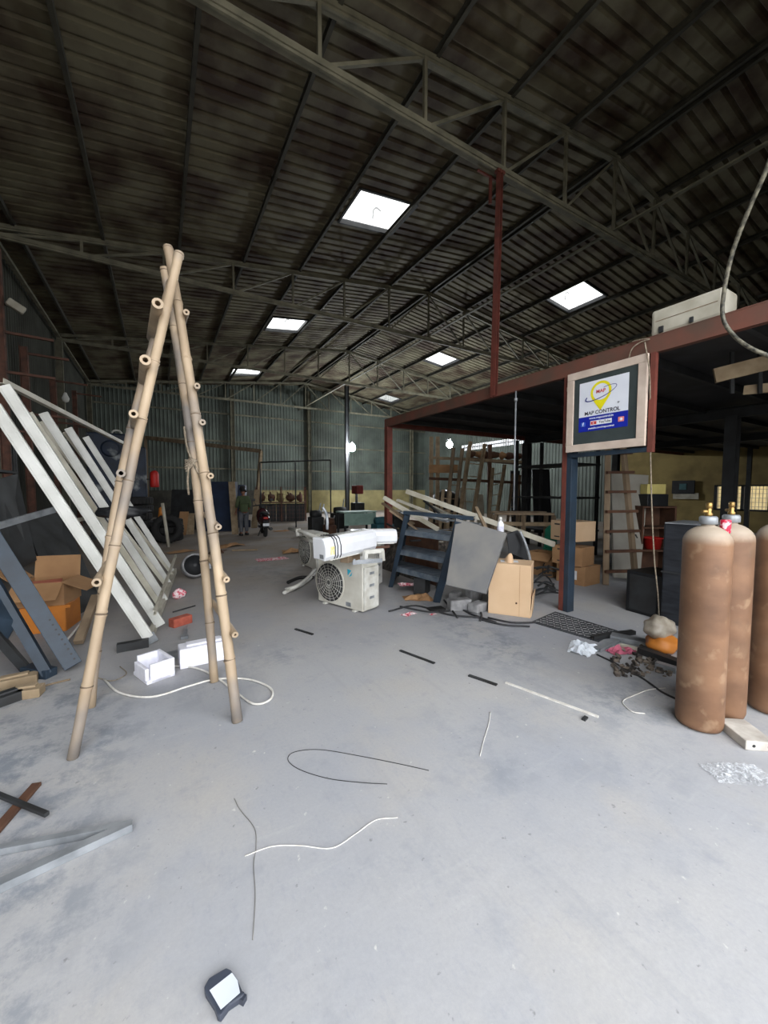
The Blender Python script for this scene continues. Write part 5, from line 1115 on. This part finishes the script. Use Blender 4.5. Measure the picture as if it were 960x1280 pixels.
P('lower_plank', MB().bar(A_+V((0, 0, -.22)), B_+V((0, 0, -.22)), .05, .08), mt_woodlt, tb)
for c in (A_, B_, lerp(A_, B_, .5)):
    P('leg', MB().bar(V((c.x, c.y, 0)), c+V((0, 0, -.03)), .07), mt_wood, tb); c = c+vv; P('leg', MB().bar(V((c.x, c.y, 0)), c+V((0, 0, -.03)), .07), mt_wood, tb)
# ================================================================ UNDER THE MEZZANINE, right of the front post
a, b = F(716, 727), F(748, 736); rz_ = yawOf(a, b)+.2; c = (a+b)/2+V((.1, .2, 0))
def carton(name, label, c, s_, rz_, m_=mt_card, lab=False, tilt=0):
    t = T(name, label, 'carton', c, rot=(tilt, 0, rz_) if tilt else (0, 0, rz_))
    P('carton_body', MB().box((0, 0, s_[2]/2), s_), m_, t, w=False, bv=.006)
    P('tape', MB().box((0, 0, s_[2]+.001), (s_[0]*1.001, .05, .002)), mt_woodlt, t, w=False)
    if lab:
        P('white_label', MB().box((-s_[0]*.12, -s_[1]/2-.001, s_[2]*.5), (.13, .002, .15)).box((s_[0]*.14, -s_[1]/2-.001, s_[2]*.5), (.1, .002, .15)), mt_paper, t, w=False)
    else:
        P('hand_hole', MB().box((-s_[0]*.2, -s_[1]/2-.001, s_[2]*.82), (.12, .002, .025)).box((-s_[0]*.2, -s_[1]/2-.001, s_[2]*.18), (.12, .002, .02)), mt_dark, t, w=False)
    return t
carton('stacked_carton', 'brown carton with white labels, lowest of the stack behind the front post', c, (.52, .45, .32), rz_, lab=True)
carton('stacked_carton', 'brown carton in the middle of the stack behind the front post', c+V((-.08, .05, .325)), (.52, .42, .31), rz_+.08)
carton('stacked_carton', 'pale carton sliding off the top of the stack behind the front post', c+V((0, .12, .72)), (.5, .5, .34), rz_-.2, mt_cardlt, tilt=0.0)
bpy.context.view_layer.update()
# door panel and ladder
A_, B_ = F(768, 722), F(800, 724); dA_ = (A_-CAM).dot(fwd)
lf, rt_ = D(764, 591, dA_+.5), D(811, 594, dA_+.4)
dp = T('door_panel', 'grey-white door panel leaning behind the bamboo-tied wooden ladder', 'door panel', (A_+B_)/2)
P('panel', MB().poly([A_, B_, rt_, lf], (.03, .05, 0)), mat('grey_white_panel', (168, 164, 154), (146, 142, 132), rough=.7, scale=2), dp)
P('handle', MB().bar(D(794, 668, dA_+.1), D(797, 674, dA_+.1), .03, .02), mt_dark, dp)
wl_ = ladder_thing('old wooden ladder with dark rungs leaning in front of the grey-white door panel', F(757, 731), D(760, 550, dA_-.35), F(795, 730), D(778, 550, dA_-.3), 7, mt_wood, .045, 'wooden_ladder')
for k in range(7):
    s_ = (k+.7)/7.4; a, b = lerp(F(757, 731), D(760, 550, dA_-.35), s_), lerp(F(795, 730), D(778, 550, dA_-.3), s_); u = (b-a).normalized()
    P('rung_board', MB().bar(a-u*.06+V((-.02, -.06, 0)), b+u*.1+V((-.02, -.06, 0)), .05, .045), mt_brown, wl_)
# beam they lean on: a trestle rack of shelving
rk2 = T('shelf_rack', 'dark shelving rack behind the wooden ladder under the mezzanine', 'rack', (8.7, 6.3, 0))
for x in (8.2, 9.2):
    for y in (5.5, 7.1): P('upright', MB().box((x, y, 1.45), (.07, .07, 2.9)), mt_dark, rk2)
for z_ in (.6, 1.4, 2.2): P('shelf', MB().box((8.7, 6.3, z_), (1.1, 1.7, .04)), mt_dark, rk2)
# brown cupboard with a red bowl, little box on top whose pale yellow imitates a lit rectangle
q = F(824, 724)
cu = T('brown_cupboard', 'dark brown open cupboard between the door panel and the black cabinets', 'cupboard', q+V((.3, .3, 0)), -.6)
for x in (-.28, .28): P('side', MB().box((x, 0, .65), (.03, .45, 1.3)), mt_brown, cu, w=False)
P('back', MB().box((0, .21, .65), (.56, .02, 1.3)), mt_brown, cu, w=False)
for z_ in (.05, .48, .9, 1.28): P('shelf', MB().box((0, 0, z_), (.54, .44, .03)), mt_brown, cu, w=False)
R_ = MX.Rotation(-.6, 3, 'Z')
place_local('red_tub', 'red plastic tub on a shelf of the dark brown cupboard', 'tub', MB().lathe([(0, 0), (.13, 0), (.16, .2), (.17, .2), (.17, .215), (.14, .215), (.12, .03), (0, .03)], n=24), mt_redp, q+V((.3, .3, .495))+R_ @ V((0, -.05, 0)), 0)
place_local('painted_glow_box', 'pale yellow box coloured to look lit, on top of the dark brown cupboard', 'box', MB().box((0, 0, .09), (.34, .2, .18)), mat('painted_yellow_glow', (222, 208, 130), (206, 190, 116)), q+V((.3, .3, 1.72-.2)), -.55, .006)
place_local('dark_case', 'black equipment case on the cupboard, under the yellow box', 'case', MB().box((0, 0, .11), (.38, .3, .22)), mt_black, q+V((.3, .3, 1.295)), -.55, .008)
a, b = F(786, 764), F(817, 774)
bs = T('black_cabinet', 'low black cabinet standing left of the tall plastic-wrapped one', 'cabinet', (a+b)/2, yawOf(a, b)+.1); w_ = (b-a).length
P('cabinet_body', MB().box((0, .3, .27), (w_+.1, .55, .54)), mt_black, bs, w=False, bv=.01); P('cabinet_front', MB().box((0, .02, .27), (w_, .012, .46)), mt_dark, bs, w=False)
a, b = F(823, 778), F(880, 792)
bs = T('wrapped_cabinet', 'tall black cabinet wrapped in shiny plastic left of the gas cylinders', 'cabinet', (a+b)/2, yawOf(a, b)); w_ = (b-a).length
mt_wrap = mat('black_shrink_wrap', (44, 47, 52), (32, 34, 38), rough=.22, scale=6, bump=.5, stretch=(.6, .6, 3), bscale=8)
P('cabinet_body', MB().box((0, .33, .6), (w_, .6, 1.2)), mt_wrap, bs, w=False, bv=.02); P('middle_band', MB().box((0, .33, .62), (w_+.012, .612, .02)), mt_dark, bs, w=False); P('top_edge', MB().box((0, .33, 1.205), (w_-.02, .58, .012)), mt_galv, bs, w=False)
# board under the table, wall items
p = AX(854, 609, XR-.12)
o = T('wall_clock_board', 'small dark notice board on the yellow wall right of the hanging wire', 'notice board', p); P('board', MB().box(p, (.05, .8, .55)), mt_black, o); P('board_face', MB().box(p+V((-.03, 0, .02)), (.02, .25, .25)), mat('teal_face', (60, 100, 104), (50, 84, 88)), o)
p = AX(857, 620, XR-.1)
S('wall_paper_sheet', 'pale paper sheet below the dark notice board', 'paper', MB().box(p, (.03, .9, .25)), mt_cream)
# boards slung under the deck at the right edge
for i, (x0, y0, x1, y1, h_, l) in enumerate(((893, 470, 965, 452, .16, 'pale plank stored under the mezzanine deck at the right edge'), (930, 488, 968, 484, .1, 'second pale plank, lower, under the mezzanine deck at the right edge'))):
    S('stored_plank', l, 'plank', MB().bar(D(x0, y0, 4.4), D(x1, y1, 4.2), .04, h_), mt_woodlt)
S('hanging_strap', 'dark steel strap carrying the planks under the mezzanine deck', 'strap', MB().bar(D(915, 440, 4.35), D(915, 492, 4.35), .04, .02).bar(D(950, 436, 4.25), D(950, 492, 4.25), .04, .02), mt_dark)
S('window_pipe', 'black pipe frame standing before the barred windows', 'frame', MB().bar(AX(938, 560, XR-.6), AX(938, 560, XR-.6)*1+V((0, 0, -AX(938, 560, XR-.6).z)), .12), mt_dark)
# ================================================================ MOTORCYCLE
q = F(330, 672)+V((.06, 0, 0))
mc = T('scooter', 'dark parked scooter seen from behind beside the green-shirted man', 'scooter', q, R(-8))
rxw = MX.Rotation(R(90), 3, 'Y')
for y in (.18, 1.35):
    w1 = MB(); pr = [(.17, -.05), (.24, -.06), (.27, -.035), (.28, 0), (.27, .035), (.24, .06), (.17, .05), (.17, -.05)]
    n = 28; vs = [rxw @ V((r_*cos(2*pi*k/n), r_*sin(2*pi*k/n), z_))+V((0, y, .28)) for r_, z_ in pr for k in range(n)]
    w1.add(vs, [(i*n+k, i*n+(k+1) % n, (i+1)*n+(k+1) % n, (i+1)*n+k) for i in range(len(pr)-1) for k in range(n)], True)
    wo = P('wheel', w1, mt_rubber, mc, w=False); h1 = MB().lathe([(0, -.05), (.06, -.05), (.06, .05), (0, .05)], (0, y, .28), 14, rxw)
    for k in range(5): a_ = 2*pi*k/5; h1.bar(V((0, y, .28)), V((0, y+.18*cos(a_), .28+.18*sin(a_))), .03)
    P('hub', h1, mt_galv, wo, w=False)
sec = lambda w_, h_: [(cos(t_)*w_, sin(t_)*h_) for t_ in [k*2*pi/14 for k in range(14)]]
def loft(secs):
    m = MB(); n = 14; vs = []
    for y, cx__, z_, w_, h_ in secs: vs += [V((cx__+a_, y, z_+b_)) for a_, b_ in sec(w_, h_)]
    return m.add(vs, [(i*n+k, i*n+(k+1) % n, (i+1)*n+(k+1) % n, (i+1)*n+k) for i in range(len(secs)-1) for k in range(n)]+[list(range(n)), [(len(secs)-1)*n+k for k in range(n)]], True)
mt_moto = mat('dark_maroon_gloss', (62, 30, 34), (44, 24, 28), rough=.25)
P('rear_body', loft([(-.1, 0, .66, .06, .05), (.0, 0, .62, .15, .12), (.3, 0, .58, .19, .18), (.6, 0, .5, .16, .16), (.75, 0, .4, .12, .1)]), mt_moto, mc, w=False)
P('seat', loft([(-.05, 0, .78, .08, .03), (.1, 0, .8, .14, .05), (.5, 0, .79, .15, .06), (.78, 0, .77, .1, .04)]), mt_black, mc, w=False)
P('floorboard', MB().box((0, .88, .3), (.34, .45, .06)), mt_black, mc, w=False, bv=.02)
P('front_apron', loft([(1.02, 0, .62, .2, .3), (1.12, 0, .66, .22, .3), (1.18, 0, .68, .12, .22)]), mt_moto, mc, w=False)
P('fork', MB().tube([(0, 1.12, 1.0), (0, 1.33, .3)], .04, 8), mt_dark, mc, w=False); P('front_fender', loft([(1.2, 0, .56, .07, .03), (1.38, 0, .6, .08, .03), (1.55, 0, .5, .05, .03)]), mt_moto, mc, w=False)
P('handlebar', MB().tube(spl([(-.34, .98, 1.02), (-.15, 1.08, 1.04), (.15, 1.08, 1.04), (.34, .98, 1.02)]), .02, 8), mt_black, mc, w=False)
for s_ in (-1, 1):
    mr = P('mirror_stem', MB().tube([(.22*s_, 1.02, 1.03), (.3*s_, 1.0, 1.2)], .008, 6), mt_dark, mc, w=False); P('mirror', MB().box((.31*s_, 1.0, 1.24), (.12, .03, .08)), mt_black, mr, w=False, bv=.015)
P('tail_light', MB().box((0, -.12, .66), (.14, .05, .06)), mt_redp, mc, w=False, bv=.01); P('rear_fender', MB().poly([(-.08, -.08, .58), (.08, -.08, .58), (.07, -.2, .34), (-.07, -.2, .34)], (0, .015, 0)), mt_black, mc, w=False)
P('number_plate', MB().poly([(-.1, -.175, .49), (.1, -.175, .49), (.1, -.205, .4), (-.1, -.205, .4)], (0, .008, 0)), mt_paper, mc, w=False)
P('exhaust', MB().tube([(.16, .6, .25), (.17, .1, .27), (.17, -.1, .3)], [.03, .05, .05], 12), mt_dark, mc, w=False); P('stand', MB().bar((-.1, .45, .3), (-.22, .4, .015), .025), mt_dark, mc, w=False)
# ================================================================ PERSON
def skin(name, joints, edges, mat_, parent, sub=2, label=None):
    """joints: {name: (x,y,z,radius)}; first is the root"""
    keys = list(joints); me = bpy.data.meshes.new(name); me.from_pydata([joints[k][:3] for k in keys], [(keys.index(a), keys.index(b)) for a, b in edges], [])
    o = bpy.data.objects.new(name, me); col.objects.link(o)
    md = o.modifiers.new('skin', 'SKIN'); md.use_smooth_shade = True; sub_ = o.modifiers.new('sub', 'SUBSURF'); sub_.levels = sub; sub_.render_levels = sub
    if not me.skin_vertices:
        bm = bmesh.new(); bm.from_mesh(me); bm.verts.layers.skin.verify(); bm.to_mesh(me); bm.free()
    for i, k in enumerate(keys):
        r = joints[k][3]; me.skin_vertices[0].data[i].radius = r if isinstance(r, tuple) else (r, r); me.skin_vertices[0].data[i].use_root = i == 0
    dg = bpy.context.evaluated_depsgraph_get(); m2 = bpy.data.meshes.new_from_object(o.evaluated_get(dg)); bpy.data.objects.remove(o)
    m2.materials.clear(); m2.materials.append(mat_)
    for p_ in m2.polygons: p_.use_smooth = True
    r = bpy.data.objects.new(name, m2); col.objects.link(r); r.parent = parent; return tagit(r, label)
q = F(305, 669)
pe = T('person', 'person in a green shirt and grey trousers seen from behind, standing beside the scooter', 'person', q, R(12))
mt_skin = mat('skin_tone', (120, 80, 60), (110, 72, 54), rough=.6); mt_hair = mat('black_hair', (18, 16, 16), (26, 24, 22), rough=.7, scale=30)
mt_shirt = mat('green_shirt', (72, 84, 56), (60, 70, 48), rough=.9); mt_trou = mat('grey_trousers', (92, 94, 98), (76, 78, 84), rough=.9)
J = {'pelvis': (0, 0, .90, .12), 'belly': (0, .0, 1.05, .115), 'chest': (0, -.01, 1.25, .125), 'neck0': (0, -.005, 1.38, .06), 'neck1': (0, .01, 1.44, .05), 'head0': (0, .03, 1.52, .075), 'head1': (0, .02, 1.61, .078), 'nose': (0, .105, 1.535, .012), 'chin': (0, .075, 1.475, .035)}
Eg = [('pelvis', 'belly'), ('belly', 'chest'), ('chest', 'neck0'), ('neck0', 'neck1'), ('neck1', 'head0'), ('head0', 'head1'), ('head0', 'nose'), ('head0', 'chin')]
for s_, n_ in ((-1, 'l'), (1, 'r')):
    st_ = .06*s_
    J.update({n_+'ear': (s_*.082, .015, 1.535, .016), n_+'sh': (s_*.165, -.005, 1.33, .06), n_+'el': (s_*.235, -.02, 1.06, .042), n_+'wr': (s_*.21, .12, .87, .028), n_+'palm': (s_*.20, .17, .82, .03),
              n_+'hip': (s_*.09, 0, .82, .09), n_+'kn': (s_*.105, .015+st_*.4, .47, .058), n_+'an': (s_*.12, -.02+st_, .09, .038), n_+'heel': (s_*.12, -.05+st_, .035, .033), n_+'toe': (s_*.14, .14+st_, .03, .028)})
    Eg += [('head0', n_+'ear'), ('chest', n_+'sh'), (n_+'sh', n_+'el'), (n_+'el', n_+'wr'), (n_+'wr', n_+'palm'), ('pelvis', n_+'hip'), (n_+'hip', n_+'kn'), (n_+'kn', n_+'an'), (n_+'an', n_+'heel'), (n_+'an', n_+'toe')]
    for k, (dx, L_) in enumerate(((-.03, .07), (-.01, .08), (.01, .075), (.03, .06))):
        J[f'{n_}f{k}a'] = (s_*.20+dx, .185, .785, .010); J[f'{n_}f{k}b'] = (s_*.20+dx, .18, .785-L_, .008); Eg += [(n_+'palm', f'{n_}f{k}a'), (f'{n_}f{k}a', f'{n_}f{k}b')]
    J[n_+'th'] = (s_*.165, .2, .80, .011); J[n_+'th2'] = (s_*.155, .2, .765, .009); Eg += [(n_+'palm', n_+'th'), (n_+'th', n_+'th2')]
skin('body', J, Eg, mt_skin, pe)
JS = {'belly': (0, 0, .98, .15), 'hem': (0, 0, .88, (.165, .13)), 'waist': (0, 0, 1.1, (.15, .125)), 'chest': (0, -.01, 1.26, (.165, .135)), 'neck': (0, -.005, 1.37, .085)}
ES = [('belly', 'hem'), ('belly', 'waist'), ('waist', 'chest'), ('chest', 'neck')]
for s_, n_ in ((-1, 'l'), (1, 'r')):
    JS.update({n_+'sh': (s_*.17, -.005, 1.325, .075), n_+'el': (s_*.235, -.02, 1.07, .06), n_+'cf': (s_*.222, .05, .97, .05)}); ES += [('chest', n_+'sh'), (n_+'sh', n_+'el'), (n_+'el', n_+'cf')]
skin('shirt', JS, ES, mt_shirt, pe)
JT = {'pelvis': (0, 0, .88, (.145, .12))}; ET = []
for s_, n_ in ((-1, 'l'), (1, 'r')):
    JT.update({n_+'hip': (s_*.09, 0, .78, .105), n_+'kn': (s_*.105, .015+.06*s_*.4, .47, .078), n_+'an': (s_*.12, -.02+.06*s_, .10, .062)}); ET += [('pelvis', n_+'hip'), (n_+'hip', n_+'kn'), (n_+'kn', n_+'an')]
skin('trousers', JT, ET, mt_trou, pe)
skin('hair', {'a': (0, .0, 1.60, .09), 'b': (0, -.03, 1.53, .07), 'c': (0, .035, 1.63, .075)}, [('a', 'b'), ('a', 'c')], mt_hair, pe)
for s_ in (-1, 1): P('shoe', MB().poly([V((s_*.13+x, -.04+.06*s_+y, 0)) for x, y in ((-.045, -.06), (.045, -.06), (.05, .1), (.03, .2), (-.02, .2), (-.05, .1))], (0, 0, .075)), mt_black, pe, w=False, bv=.02)
# ================================================================ LIGHT
w = bpy.data.worlds.new('world'); sc.world = w; w.use_nodes = True; nt = w.node_tree; bg = nt.nodes['Background']
SKY = 5.6
bg.inputs['Color'].default_value = (.95, .97, 1, 1); bg.inputs['Strength'].default_value = SKY
def lamp_at(px, py, Y, name, label, S_, power):
    p = AY(px, py, Y)
    t = T(name, label, 'lamp', p)
    P('bulb', MB().lathe([(0, -.10*S_), (.07*S_, -.07*S_), (.1*S_, 0), (.07*S_, .08*S_), (.03*S_, .12*S_), (0, .12*S_)], p, 20), emit(name+'_glow', (245, 250, 255), 260), t)
    P('lamp_holder', MB().lathe([(.04, .1*S_), (.05, .12*S_+.1), (.015, .12*S_+.12), (0, .12*S_+.12)], p, 12), mt_white, t)
    P('bracket', MB().bar(p+V((0, 0, .12*S_+.1)), p+V((0, .35, .3)), .03), mt_dark, t)
    l = bpy.data.lights.new('bulb_light', 'POINT'); l.energy = power; l.shadow_soft_size = .12; l.color = (.88, .95, 1); o = bpy.data.objects.new('bulb_light', l); col.objects.link(o); o.location = p+V((0, -.14*S_-.1, -.02)); o.parent = None
    return t
l1 = lamp_at(440, 560, 22.1, 'floodlight', 'bright white bulb shining on the dark post near the back wall', 2.3, 420)
l2 = lamp_at(562, 556, 16.0, 'bulb_lamp', 'bright white bulb shining among the leaning timber ladders', 1.7, 380)
sc.view_settings.view_transform = 'Standard'; sc.view_settings.look = 'None'; sc.view_settings.gamma = 1; sc.view_settings.use_curve_mapping = False
sc.view_settings.exposure = 0.2
sc.cycles.max_bounces = 8; sc.cycles.diffuse_bounces = 6; sc.cycles.transparent_max_bounces = 12; sc.cycles.use_denoising = True; sc.cycles.sample_clamp_indirect = 10
sc.cycles.caustics_reflective = False; sc.cycles.caustics_refractive = False
